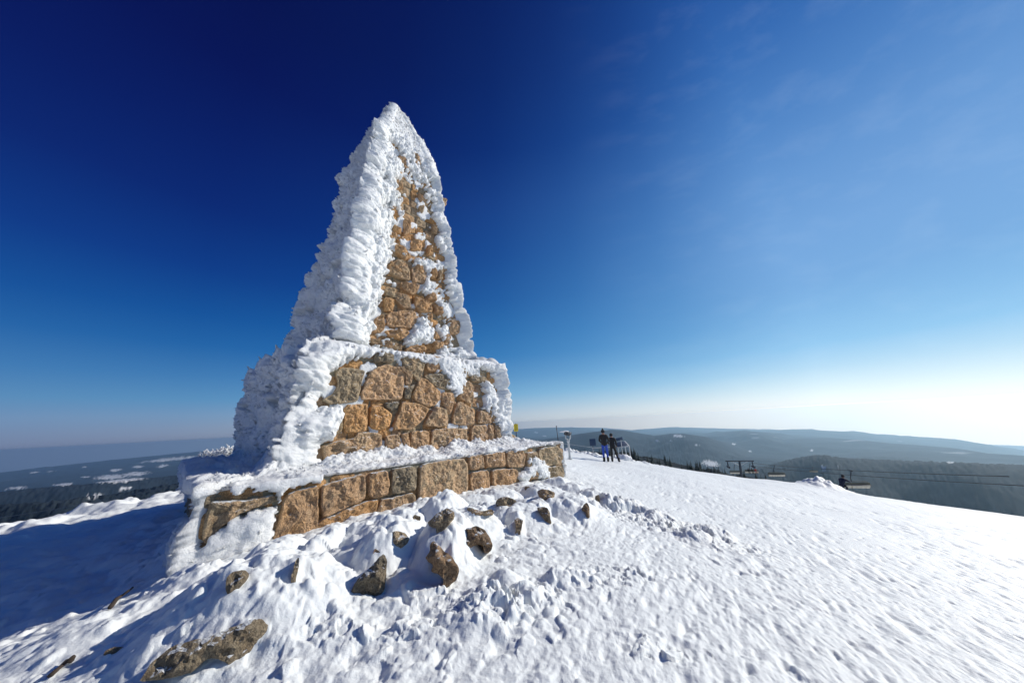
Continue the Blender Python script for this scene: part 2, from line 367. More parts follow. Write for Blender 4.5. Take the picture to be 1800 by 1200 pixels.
HUMPS = [  # snow humps that hide boulders: pixel of the foot, half width (m), height (m)
 (1000,905,.55,.34),(915,930,.5,.26),(940,905,.4,.22),(870,925,.45,.2),(640,985,.5,.3),(705,1000,.4,.28),(600,1040,.45,.22),
 (960,872,.5,.2),(1010,880,.35,.22),(1040,868,.3,.25),(1075,872,.3,.22),(1110,868,.35,.2),(1150,872,.3,.14),(1015,862,.4,.25),(985,850,.35,.22),(830,905,.35,.12),
 (1250,885,.25,.16),(1225,900,.25,.12),(860,1085,.16,.10),(930,1065,.14,.12),(985,1025,.14,.08),(1010,1015,.12,.07),(890,1040,.14,.1),(830,1120,.2,.08),
 (300,1050,.35,.16),(430,1040,.4,.16),(520,1060,.5,.12),(350,1110,.5,.15),(120,1150,.4,.14),(570,1130,.35,.1),(700,1075,.35,.1),(210,1120,.35,.12)]
rock_info = []
for poly, tint, shade, label in ROCKS:
    P = np.array(poly, float); yb = P[:, 1].max(); xb = P[:, 0].mean()
    base = at_z(xb, yb, ZG + 0.02)
    rock_info.append((poly, tint, shade, label, base))

# ------------------------------------------------------------------ the summit snowfield
def softp(x, k=1.0): return np.logaddexp(0, x / k) * k
def ground_base(x, y):
    z = ZG + 0.04 - 0.20 * (softp(x - 0.3, 0.8) - softp(np.float64(-0.3), 0.8)) + 0.0003 * np.clip(x, 0, 60)**2
    z = z - 0.075 * softp(-4.2 - x, 0.8)
    fall = np.clip(y - 22, 0, None); z = z - np.where(fall < 25, 0.010 * fall**2, 6.25 + 0.5 * (fall - 25))
    lf = np.clip(-17.5 - x + 0.45*(y-9), 0, None); z = z - np.where(lf < 14, 0.02 * lf**2, 3.92 + 0.56 * (lf - 14))
    # wind scoop on the shaded side of the monument
    z = z - 0.50 * np.exp(-(((x + 7.4) / 2.6)**2 + ((y - 4.6) / 2.4)**2))
    return z
S_DIR = np.array([0.45, 0.893])                 # sastrugi direction
def ground_z(x, y):
    z = ground_base(x, y)
    r = np.hypot(x, y)
    a, b = w2loc(x, y)
    # front rubble band
    front = sstep(-HP - 2.6, -HP - 0.2, b) * sstep(-HP - 1.5, -HP + 0.4, a) * sstep(HP + 4.5, HP + 0.3, a)
    z = z + 0.08 * front * (0.5 + 0.4 * fbm2(x*1.3, y*1.3, 3, 4))
    z = z + 0.09 * fbm2(x * 0.16, y * 0.16, 3, 2) * sstep(3, 14, r)
    md = np.zeros(x.shape)
    for X in rock_info:
        P = np.array(X[0], float); base = X[4]
        sc = base.y / FPX; hw = np.ptp(P[:, 0]) * sc * .5; hh = np.ptp(P[:, 1]) * sc
        cx, cy = base.x - 0.45*hw, base.y + 0.34 + 0.7*hh
        d2 = ((x - cx) / (hw * 1.2 + .12))**2 + ((y - cy) / (0.24 + hh * .8))**2
        md = np.maximum(md, hh * .78 * np.exp(-d2 ** 1.6))
    for (px, py, hw, hh) in HUMPS:
        c = at_z(px, py, ZG); d2 = ((x - c.x) / (hw*1.1))**2 + ((y - c.y - hw*.6) / hw)**2
        md = np.maximum(md, hh * np.exp(-d2 ** 1.4 * .8) * (1 + 0.15 * vn2(x*4, y*4, 8)))
    z = z + md * (1 + .12 * fbm2(x*3.3, y*3.3, 3, 88))
    # ridges behind the rubble towards the right, and lumps on the skyline
    sk = np.exp(-((y - 26.5 - 0.03*x) / 2.0)**2) * sstep(1, 4, x) * (1 - sstep(9, 13, x))
    z = z + 0.35 * sk * np.abs(fbm2(x*1.1, y*1.1, 4, 12))
    c = at(1446, 868, 25); z = z + 0.70 * np.exp(-(((x - c.x) / 1.15)**2 + ((y - c.y) / 1.2)**2)) * (0.8 + .5*np.abs(fbm2(x*1.5, y*1.5, 3, 3)))
    c = at(1365, 858, 25); z = z + 0.16 * np.exp(-(((x - c.x) / 1.6)**2 + ((y - c.y) / 1.0)**2))
    ls = np.exp(-((x + 17 - 0.45*(y-9)) / 1.6)**2); z = z + 0.35 * ls * (0.5 + np.abs(fbm2(x*.6, y*.6, 4, 5)))
    # sastrugi, streaked along the wind
    s = x * S_DIR[0] + y * S_DIR[1]; t = x * S_DIR[1] - y * S_DIR[0]
    wr = sstep(-3.0, 1.2, x - 0.12 * y)
    st = fbm2(s * 0.55, t * 2.6, 4, 21, 0.55)
    pat = np.clip(.55 + .9 * fbm2(x*.45, y*.45, 2, 19), .15, 1.2)
    z = z + wr * 0.015 * st * pat + wr * pat * 0.009 * fbm2(s * 1.6, t * 8.5, 3, 33, 0.6)
    # small wind pits, long in the wind direction
    d, rn = worley2(s * 0.9, t * 2.6, 41); z = z - wr * 0.03 * np.exp(-(d / 0.20)**2) * (rn > 0.66) * sstep(22, 12, y)
    d, rn = worley2(s * 2.4, t * 6.5, 43); z = z - wr * 0.021 * np.exp(-(d / 0.22)**2) * (rn > 0.6) * sstep(14, 8, y)
    d, rn = worley2(s * 4.2 + 7, t * 13, 44); z = z - wr * 0.011 * np.exp(-(d / 0.26)**2) * (rn > 0.5) * sstep(9, 4, y)
    # trampled, cloddy snow
    pth = np.exp(-((t - 0.55 + 0.10*fbm2(s*.5, s*0, 2, 3)) / 0.95)**2) * sstep(9.5, 6, r)     # path of footprints
    near = np.clip(sstep(1.8, -0.4, x - 0.15*y + 0.9) + front, 0, 1)
    tr = np.clip(0.9 * near + 0.5 * pth, 0, 1) * sstep(14, 8, r)
    w = 0.10 * fbm2(x * 3, y * 3, 2, 51)
    d, rn = worley2(x * 3.4 + w * 3, y * 3.4 + w * 3, 52); z = z - tr * 0.045 * np.exp(-(d / 0.33)**2) * (rn > 0.62)
    d, rn = worley2(x * 5.3 + w * 5, y * 5.3, 53); z = z + tr * 0.038 * np.clip(1 - (d / 0.45)**2, 0, 1) * (rn > 0.72)
    d, rn = worley2(x * 12 + w * 9, y * 12, 54); z = z + tr * 0.012 * np.clip(1 - (d / 0.5)**2, 0, 1) * (rn > 0.6)
    z = z + tr * 0.017 * fbm2(x * 2.2, y * 2.2, 5, 55, 0.6)
    c = at_z(900, 1075, ZG); k = np.exp(-(((x - c.x) / .55)**2 + ((y - c.y) / .3)**2))
    d, rn = worley2(x * 7 + w*6, y * 7, 57); z = z + k * 0.10 * np.clip(1 - (d / 0.6)**2, 0, 1) * rn
    for (qx_, qy_, rx_, ry_, hh_) in ((870,1092,.34,.22,.10),(935,1062,.28,.20,.08),(1000,1025,.30,.22,.07),(1060,1003,.35,.25,.06),(590,1150,.40,.15,.06),(720,1130,.30,.15,.05),(1120,985,.3,.2,.05),(1160,880,1.1,.6,.10),(1240,895,.8,.5,.08),(1075,870,.7,.5,.12),(760,1075,.25,.2,.05),(1140,1120,.25,.2,.05)):
        c = at_z(qx_, qy_, ZG); k = np.exp(-(((x - c.x) / rx_)**2 + ((y - c.y) / ry_)**2)**1.5)
        d, rn = worley2(x * 8 + w*8, y * 8 + w*5, 58); z = z + k * hh_ * (rn - .35) * sstep(.75, .45, d)
        d, rn = worley2(x * 19 + w*8, y * 19, 59); z = z + k * hh_ * .35 * (rn - .3) * sstep(.75, .45, d)
    # soft undulation in the blue shade on the left
    lf = sstep(-4.3, -6, x)
    z = z + lf * 0.10 * fbm2(x * 0.9, y * 1.5, 4, 61, 0.5)
    z = z + 0.006 * fbm2(x * 9, y * 9, 3, 71, 0.6) * sstep(10, 5, r)
    return z
naz = int(1350 * QUALITY); nr_ = int(820 * QUALITY)
az_f = np.linspace(R_(-74), R_(74), naz); az_b = np.linspace(R_(74), R_(286), 90)[1:-1]
az = np.concatenate([az_f, az_b])
rr = np.concatenate([[0.0, 0.6, 1.0], np.exp(np.linspace(math.log(1.4), math.log(34), nr_)), np.exp(np.linspace(math.log(34), math.log(260), 70))[1:]])
A, RR = np.meshgrid(az, rr); GX, GY = RR * np.sin(A), RR * np.cos(A)
GZ = ground_z(GX.ravel(), GY.ravel()).reshape(GX.shape)
a_, b_ = w2loc(GX, GY); ins = (np.maximum(np.abs(a_), np.abs(b_)) < HP - 0.25); GZ = np.where(ins, ZG - 0.5, GZ)
me = grid_mesh('snowfield', np.stack([GX, GY, GZ], -1), close_u=True)
M_GROUND = snow_mat('summit_snow', (0.84, 0.868, 0.858), fine=0.004, grain=85, mid=0.008, midscale=16)
n, l = M_GROUND.node_tree.nodes, M_GROUND.node_tree.links
tc_ = n.new('ShaderNodeTexCoord'); mp_ = n.new('ShaderNodeMapping'); mp_.inputs['Rotation'].default_value = (0, 0, math.atan2(S_DIR[0], S_DIR[1])); mp_.inputs['Scale'].default_value = (16, 2.6, 2)
ng = n.new('ShaderNodeTexNoise'); ng.inputs['Scale'].default_value = 1.0; ng.inputs['Detail'].default_value = 7; ng.inputs['Roughness'].default_value = .62
l.new(tc_.outputs['Object'], mp_.inputs[0]); l.new(mp_.outputs[0], ng.inputs['Vector'])
bq = n.new('ShaderNodeBump'); bq.inputs['Distance'].default_value = .026; bq.inputs['Strength'].default_value = .8; l.new(ng.outputs[0], bq.inputs['Height'])
sx_ = n.new('ShaderNodeSeparateXYZ'); l.new(tc_.outputs['Object'], sx_.inputs[0]); mr_ = n.new('ShaderNodeMapRange'); mr_.inputs[1].default_value = -.4; mr_.inputs[2].default_value = 2.0; mr_.inputs[4].default_value = .8
l.new(sx_.outputs[0], mr_.inputs[0]); l.new(mr_.outputs[0], bq.inputs['Strength'])
fb = [q for q in n if q.type == 'BUMP' and q is not bq and not q.inputs['Normal'].is_linked][0]; l.new(bq.outputs[0], fb.inputs['Normal'])
tag(link('ground', me, M_GROUND), kind='structure')
def hit(px, py, rmin=1.5, rmax=60):
    d = ray(px, py); t = np.exp(np.linspace(math.log(rmin), math.log(rmax), 900))
    z = ground_z(d[0]*t, d[1]*t); below = np.nonzero(z > d[2]*t)[0]
    i = below[0] if len(below) else int(np.argmax(z - d[2]*t))
    return Vector((d[0]*t[i], d[1]*t[i], z[i]))
def gz(x, y): return float(ground_z(np.array([float(x)]), np.array([float(y)]))[0])

# ------------------------------------------------------------------ masonry
rng = random.Random(7)
def chaikin(P, n=1):
    for _ in range(n):
        Q = []
        for i in range(len(P)):
            a, b = np.array(P[i]), np.array(P[(i+1) % len(P)])
            Q += [a*.88 + b*.12, a*.12 + b*.88]
        P = Q
    return np.array(P)
def resample(P, step):
    P = np.array(P); L = np.linalg.norm(np.roll(P, -1, 0) - P, axis=1); tot = L.sum(); n = max(12, int(tot / step))
    c = np.concatenate([[0], np.cumsum(L)]); Q = np.concatenate([P, P[:1]])
    t = np.arange(n) * tot / n
    return np.stack([np.interp(t, c, Q[:, 0]), np.interp(t, c, Q[:, 1])], -1)
class Slabs:
    """stones as solids: outline in a plane, rounded arrises, hewn face, real thickness"""
    def __init__(s): s.v = []; s.f = []; s.tint = []; s.shade = []; s.n = 0
    def add(s, P2, O, ex, ey, en, proud, thick, tint, shade, rough=0.02, bulge=0.03, step=0.04, seed=0, warp=0.012, soft=1):
        P = chaikin(P2, soft); P = resample(P, step); n = len(P); c = P.mean(0)
        size = math.sqrt(abs(np.sum(P[:,0]*np.roll(P[:,1],-1) - np.roll(P[:,0],-1)*P[:,1]))/2)
        P = P + warp * np.stack([fbm2(P[:,0]*6+seed, P[:,1]*6, 3, seed), fbm2(P[:,0]*6, P[:,1]*6+seed, 3, seed+3)], -1)
        k = max(4, int(size * .5 / step))
        ed = min(0.045, size*.12)
        rings = [(1.0, -thick), (1.0, -ed*1.1), (1-ed*.15/size*2, -ed*.45), (1-ed*.5/size*2, -ed*.12), (1-ed*1.1/size*2, 0)]
        rings += [((1-ed*1.1/size*2) * (1 - (j/(k+0.0))), 0) for j in range(1, k)]
        V = []
        for q, h in rings:
            Q = c + (P - c) * q; hh = np.full(n, h)
            if q < 0.999:
                an = hash2(np.arange(6)+seed, np.arange(6)*0, 3) * 6.28; dd = Q - c
                fac = np.min([ (np.cos(k_)*dd[:,0] + np.sin(k_)*dd[:,1]) * (.12 + .05*(i_%3)) + bulge*.8 for i_, k_ in enumerate(an)], 0)
                hh = hh + np.clip(fac, -bulge, bulge) * min(1, (1-q)*3) + rough * (fbm2(Q[:,0]*5+seed*3.1, Q[:,1]*5, 5, seed, .62) - .3*np.abs(fbm2(Q[:,0]*9, Q[:,1]*9+seed, 3, seed+1))) * min(1, (1-q)*6)
            V.append(O + np.outer(Q[:,0], ex) + np.outer(Q[:,1], ey) + np.outer(hh + proud, en))
        V.append((O + c[0]*ex + c[1]*ey + (proud + bulge)*en)[None]); 
        base = s.n
        for i in range(len(rings)-1):
            for j in range(n):
                j2 = (j+1) % n; s.f.append((base+i*n+j, base+i*n+j2, base+(i+1)*n+j2, base+(i+1)*n+j))
        ce = base + len(rings)*n
        for j in range(n): s.f.append((base+(len(rings)-1)*n+j, base+(len(rings)-1)*n+(j+1)%n, ce))
        s.f.append(tuple(base+j for j in range(n))[::-1])
        V = np.concatenate(V); s.v.append(V); s.n += len(V)
        s.tint += [tint]*len(V); s.shade += [shade]*len(V)
    def build(s, name, mat, parent=None):
        me = bpy.data.meshes.new(name); me.from_pydata(np.concatenate(s.v).tolist(), [], s.f); me.update()
        bm = bmesh.new(); bm.from_mesh(me); bmesh.ops.recalc_face_normals(bm, faces=bm.faces); bm.to_mesh(me); bm.free()
        set_attr(me, 'tint', s.tint); set_attr(me, 'shade', s.shade)
        return link(name, me, mat, parent, smooth=False)
def face_frame(side, h0, z0, h1, z1):
    """frame of a battered face. side 0 front(-b) 1 right(+a) 2 back(+b) 3 left(-a): origin at foot centre, ex along, ey up the slope, en out"""
    dirs = [((1,0),(0,-1)), ((0,1),(1,0)), ((-1,0),(0,1)), ((0,-1),(-1,0))]
    (ea, no) = dirs[side]
    toW = lambda v: np.array([uu[0]*v[0] + ww[0]*v[1], uu[1]*v[0] + ww[1]*v[1], 0.0])
    ex = toW(ea); nn = toW(no)
    O = loc2w(no[0]*h0, no[1]*h0, z0).reshape(3)
    up = np.array([0,0,z1-z0]) - nn*(h0-h1); ey = up / np.linalg.norm(up); en = np.cross(ex, ey)
    return O, ex, ey, en, np.linalg.norm(up)
def px_to_face(pts, fr):
    O, ex, ey, en = fr[:4]; out = []
    for x, y in pts:
        d = ray(x, y); t = (O @ en) / (d @ en); q = d*t - O; out.append((q @ ex, q @ ey))
    return out
def coursed(sl, fr, h0, h1, proud, row=0.5, seed=0, step=0.07, wmul=1.0):
    g = random.Random(seed); L = fr[4]; y = 0.0
    while y < L - 0.1:
        hr = min(row * g.uniform(.8, 1.25), L - y)
        hw = h0 + (h1-h0) * (y + hr*.5) / L; x = -hw + 0.02
        while x < hw - .12:
            w = min(g.uniform(.4, .95) * row * 2 * .8 * wmul, hw - x)
            if hw - x - w < .25: w = hw - x
            j = lambda: g.uniform(-.03, .03)
            P = [(x+.015, y+.015+j()), (x+w-.015, y+.015+j()), (x+w-.015+j(), y+hr-.015), (x+.015+j(), y+hr-.015)]
            if g.random() < .35: P.insert(2, (x+w+.01, y+hr*.55))
            sl.add(P, *fr[:4], proud + g.uniform(-.015, .02), 0.14, g.uniform(.2, 1), g.uniform(.75, 1.05), seed=g.randrange(999), step=step, rough=.03)
            x += w
        y += hr
def C(ox, oy, s, pts): return [(ox + x/s, oy + y/s) for x, y in pts]

mon = empty('monument', (0, 0, 0), 'tall rime covered granite monument shaped like a tapering obelisk on a stepped stone plinth', 'monument')
def core(h0, z0, h1, z1, name):
    bm = bmesh.new(); lo = [bm.verts.new(loc2w(a*h0, b*h0, z0)) for a, b in ((-1,-1),(1,-1),(1,1),(-1,1))]
    hi = [bm.verts.new(loc2w(a*h1, b*h1, z1)) for a, b in ((-1,-1),(1,-1),(1,1),(-1,1))]
    for i in range(4): bm.faces.new((lo[i], lo[(i+1)%4], hi[(i+1)%4], hi[i]))
    bm.faces.new(hi); bm.faces.new(lo[::-1])
    bmesh.ops.subdivide_edges(bm, edges=bm.edges, cuts=30, use_grid_fill=True)
    me = bpy.data.meshes.new(name); bm.to_mesh(me); bm.free(); lump(me, .015, .1, 3); return me
def joined(name, slabs, core_me, parent):
    """stones and the mortar between them as one mesh"""
    st = slabs.build(name, [M_STONE, M_MORTAR], parent)
    bm = bmesh.new(); bm.from_mesh(st.data); k = len(bm.faces); bm.from_mesh(core_me); bm.faces.ensure_lookup_table()
    for f in bm.faces[k:]: f.material_index = 1
    bm.to_mesh(st.data); bm.free(); return st

# plinth
fp = face_frame(0, HP, ZG - .6, HP - 0.03, ZP)
sl = Slabs()
PL = [([(505,867),(535,858),(560,852),(559,895),(556,930),(553,948),(515,958),(478,969),(478,950),(490,910),(497,880)],.6,.92),
 ([(565,853),(600,842),(640,832),(643,862),(641,877),(600,896),(566,911),(562,880)],.55,.95),
 ([(557,917),(600,899),(642,880),(665,877),(660,900),(652,922),(600,942),(560,951),(553,935)],.85,.95),
 ([(648,832),(680,825),(684,850),(681,868),(655,877),(646,870)],.6,.95),
 ([(687,825),(722,818),(731,822),(731,861),(700,869),(686,866)],.12,.9),
 ([(668,879),(690,873),(729,865),(731,898),(690,912),(656,922),(660,900)],.45,.9),
 ([(737,817),(780,808),(812,805),(821,815),(821,860),(818,880),(790,890),(745,900),(734,893),(735,850)],.42,1.12),
 ([(824,802),(847,798),(850,820),(848,822),(826,827),(823,815)],.5,.95),
 ([(852,798),(885,792),(888,815),(884,820),(855,821),(852,812)],.55,.95),
 ([(890,793),(918,790),(922,800),(920,820),(892,822),(889,810)],.5,.92),
 ([(826,830),(857,825),(860,850),(857,866),(830,873),(825,850)],.6,1.0),
 ([(864,825),(905,823),(910,830),(905,848),(870,860),(864,850)],.6,.95),
 ([(945,790),(960,785),(982,785),(988,796),(985,815),(955,820),(945,805)],.3,1.0),
 ([(953,821),(985,818),(992,832),(985,845),(955,842)],.25,.9),
 ([(930,824),(949,823),(951,840),(932,842)],.5,.9),
 ([(924,796),(942,793),(944,806),(950,820),(925,821)],.4,.9),
 ([(370,879),(430,879),(483,869),(482,882),(440,893),(400,915),(380,930),(362,955),(353,945),(362,905)],.35,.85)]
for i, (P, t, s) in enumerate(PL):
    sl.add(px_to_face(P, fp), *fp[:4], .07, .2, t, s, seed=i+1, rough=.035, bulge=.035, step=.03, warp=.015)
coursed(sl, fp, HP, HP, -.05, .5, 5)
for sd in (1, 2, 3): coursed(sl, face_frame(sd, HP, ZG-.6, HP-.03, ZP), HP, HP, .04, .5, sd)
plinth = joined('plinth', sl, core(HP-.06, ZG-.8, HP-.09, ZP-.01, 'core'), mon)
# pedestal
fq = face_frame(0, HQ, ZP, HT, ZQ)
c6 = lambda *p: C(560, 600, 5.294, p)
PD = [(c6((150,280),(240,245),(430,265),(400,380),(362,555),(250,580),(90,585),(20,545),(110,510),(180,400)),.2,.95),
 (c6((470,290),(560,230),(640,215),(720,245),(800,290),(785,430),(765,540),(600,548),(395,545),(385,480),(420,400)),.55,1.1),
 (c6((545,90),(640,95),(700,130),(690,200),(620,200),(510,195),(520,130)),.1,.8),
 (c6((770,170),(830,120),(900,140),(985,170),(985,220),(950,310),(930,385),(870,320),(800,240)),.3,1.05),
 (c6((1000,180),(1060,135),(1170,150),(1225,170),(1220,230),(1150,280),(1050,285),(1000,265)),.6,1.0),
 (c6((970,320),(1100,300),(1290,330),(1280,400),(1270,450),(1200,460),(1120,440),(1030,380)),.2,.95),
 (c6((940,340),(1000,350),(1080,430),(1130,470),(1125,540),(1080,600),(1020,610),(900,560),(860,500),(900,420)),.62,1.0),
 (c6((1135,475),(1240,475),(1255,520),(1240,620),(1215,685),(1180,640),(1150,580)),.55,1.05),
 (c6((800,425),(890,400),(860,470),(835,545),(785,530)),.1,.8),
 (c6((1310,390),(1345,355),(1410,385),(1440,430),(1430,580),(1370,570),(1300,520)),.5,1.0),
 (c6((1300,230),(1390,240),(1395,330),(1340,345),(1300,320)),.3,.95),
 (c6((1410,320),(1540,330),(1580,375),(1520,390),(1420,380)),.3,.9),
 (c6((710,240),(800,230),(870,300),(860,400),(800,410),(790,290)),.5,.7),  # darkened stone, its low tone stands in for the shadow in a notch
 (c6((240,590),(440,575),(450,600),(447,830),(360,850),(235,850),(225,800)),.85,1.05),
 (c6((480,600),(580,600),(680,680),(665,760),(650,800),(580,830),(490,820),(465,780)),.9,1.1),
 (c6((600,575),(745,560),(720,620),(670,650),(620,620)),0,.8),
 (c6((770,565),(860,565),(960,590),(1025,630),(980,710),(930,770),(860,820),(700,825),(690,770),(740,660)),.65,1.0),
 (c6((1075,605),(1180,620),(1200,720),(1190,790),(1080,800),(980,780),(1000,720)),.45,1.05),
 (c6((1280,570),(1320,560),(1440,640),(1445,770),(1350,780),(1240,770),(1240,700)),.45,1.1),
 (c6((1490,640),(1560,650),(1605,680),(1600,765),(1475,765),(1470,700)),.5,.95),
 (c6((1575,545),(1640,550),(1645,740),(1610,750),(1590,640)),.5,.95),
 (c6((40,985),(110,940),(320,900),(370,840),(540,845),(585,870),(585,1080),(460,1105),(40,1110)),.45,1.05),
 (c6((610,880),(700,860),(740,870),(765,960),(765,1040),(700,1080),(620,1085)),.5,.95),
 (c6((765,860),(832,850),(842,1000),(838,1040),(780,1050),(772,950)),.6,.95),
 (c6((850,835),(1000,830),(1022,840),(1022,1010),(940,1030),(850,1040),(845,950)),.6,1.0),
 (c6((1050,820),(1200,805),(1370,810),(1388,980),(1300,995),(1200,990),(1100,1005),(1035,1005)),.45,1.1),
 (c6((1420,780),(1560,775),(1562,960),(1500,970),(1412,970)),.5,1.05),
 (c6((1572,770),(1615,770),(1622,950),(1580,955),(1568,900)),.45,1.0),
 (c6((1628,780),(1680,775),(1690,920),(1632,940)),.4,.95),
 (c6((1695,890),(1790,860),(1825,880),(1828,950),(1700,950)),.35,1.0),
 (c6((150,600),(200,600),(220,700),(215,850),(160,860),(130,720)),.3,.85)]
sl = Slabs()
for i, (P, t, s) in enumerate(PD):
    sl.add(px_to_face(P, fq), *fq[:4], .08, .2, t, s, seed=i+40, rough=.045, bulge=.05, step=.03, warp=.015)
coursed(sl, fq, HQ, HT, -.04, .42, 15)
for sd in (1, 2, 3): coursed(sl, face_frame(sd, HQ, ZP, HT, ZQ), HQ, HT, .04, .5, sd+10)
pedestal = joined('pedestal', sl, core(HQ-.06, ZP-.3, HT-.06, ZQ, 'core'), mon)
# shaft
fs = face_frame(0, HS, ZQ, HW, ZW)
c2 = lambda *p: C(480, 440, 3.3333, p); c1 = lambda *p: C(520, 160, 3.75, p)
SH = [c2((665,130),(730,60),(760,65),(795,130),(795,185),(730,165)), c2((800,110),(850,100),(895,170),(890,200),(810,195)),
 c2((740,190),(855,205),(840,250),(800,270),(745,225)), c2((650,225),(710,230),(710,285),(660,270)), c2((705,250),(790,270),(800,340),(760,345),(705,300)),
 c2((645,280),(700,290),(705,330),(690,365),(645,365)), c2((820,275),(870,290),(920,320),(925,370),(850,370),(820,320)), c2((925,320),(995,345),(990,380),(940,370)),
 c2((905,250),(940,255),(955,300),(900,290)), c2((660,375),(740,360),(830,362),(832,430),(800,460),(660,450)), c2((570,450),(590,405),(640,375),(648,470),(620,490),(570,485)),
 c2((640,480),(760,460),(795,490),(750,530),(680,510)), c2((570,520),(640,530),(750,560),(745,590),(640,575),(570,545)), c2((770,580),(830,555),(890,570),(885,605),(770,600)),
 c2((915,455),(975,520),(925,520)), c2((935,530),(1000,550),(970,580),(935,578)), c2((1030,410),(1085,415),(1085,490),(1040,500),(1025,460)), c2((980,510),(1020,490),(1035,520),(1010,545)),
 c2((915,105),(955,115),(950,170),(920,165)), c2((957,120),(985,125),(985,180),(957,175)), c2((895,375),(928,375),(920,430),(890,420)), c2((440,640),(540,610),(560,640),(450,670)),
 c1((665,440),(700,445),(742,485),(732,530),(700,505)), c1((755,405),(800,435),(820,490),(790,510),(765,450)), c1((650,520),(692,520),(697,560),(655,560)), c1((703,850),(747,860),(752,948),(708,958)),
 c1((628,888),(684,918),(688,950),(636,935)), c1((596,938),(652,943),(660,975),(620,990)), c1((748,1000),(790,983),(828,1020),(818,1060),(756,1052)), c1((648,1015),(705,1035),(748,1100),(712,1125),(655,1070)),
 c1((606,1150),(662,1118),(725,1150),(738,1200),(612,1205)), c1((858,1028),(887,1018),(893,1088),(862,1083)), c1((893,885),(923,897),(918,955),(888,932)), c1((618,765),(655,772),(650,805),(615,798)),
 c1((800,768),(840,762),(828,815)), c1((798,680),(832,708),(822,738),(805,720)), c1((940,712),(990,718),(980,768),(940,755)), c1((780,1150),(830,1160),(835,1215),(775,1205)), c1((640,620),(690,610),(700,650),(650,660))]
sl = Slabs()
g = random.Random(3)
for i, P in enumerate(SH):
    sl.add(px_to_face(P, fs), *fs[:4], .14, .28, g.uniform(.3, .8), g.uniform(.8, 1.05), seed=i+80, rough=.06, bulge=.06, step=.04, warp=.02)
coursed(sl, fs, HS, HW, -.02, .42, 25, .06)
for sd in (1, 2, 3): coursed(sl, face_frame(sd, HS, ZQ, HW, ZW), HS, HW, .04, .5, sd+20)
for sd in range(4): coursed(sl, face_frame(sd, HW, ZW, .25, ZA-.3), HW, .25, .02, .5, sd+30)
cme = core(HS-.06, ZQ-.2, HW-.06, ZW, 'core')
bm = bmesh.new(); bm.from_mesh(cme); bm.from_mesh(core(HW-.02, ZW-.02, .22, ZA-.3, 'core')); bm.to_mesh(cme); bm.free()
shaft = joined('shaft', sl, cme, mon)

# ------------------------------------------------------------------ rime and snow on the monument
EXPOSE = [ # bare stone, photo outlines
 [(590,655),(612,640),(640,628),(655,612),(705,625),(750,628),(800,640),(850,650),(872,668),(868,700),(872,740),(885,765),(906,770),(906,800),(600,850),(560,830),(560,790),(600,765),(597,712),(560,708),(580,675)],
 [(650,600),(668,570),(648,560),(672,510),(680,470),(692,445),(683,410),(683,340),(690,262),(715,262),(752,330),(774,400),(782,450),(788,490),(796,540),(818,590),(806,612),(760,622),(700,620)],
 [(497,866),(640,831),(735,815),(820,803),(925,789),(990,780),(1000,860),(905,870),(735,925),(555,980),(470,1010),(474,935),(492,890)],
 [(353,876),(372,869),(430,868),(488,862),(486,884),(440,896),(400,920),(378,940),(360,964),(350,950),(355,905)],
 [(498,690),(520,693),(540,698),(536,710),(510,706)]]
COVER = [ # rime patches lying over the bare zones
 [(748,628),(800,620),(835,650),(815,668),(802,692),(785,680),(778,655)],
 [(735,562),(745,548),(758,575),(764,602),(708,606)],
 [(765,560),(790,570),(785,590),(770,585)],
 [(735,470),(762,480),(760,520),(740,515)],
 [(924,790),(936,792),(948,806),(958,820),(964,842),(940,836),(914,850),(910,834),(926,818)],
 [(745,470),(760,470),(768,540),(790,560),(770,530)],
 [(655,597),(668,596),(705,618),(700,622)],
 [(838,672),(856,668),(872,700),(868,726),(862,728),(852,700)],
 [(640,625),(655,607),(700,618),(745,622),(745,632),(700,628),(670,625)]]
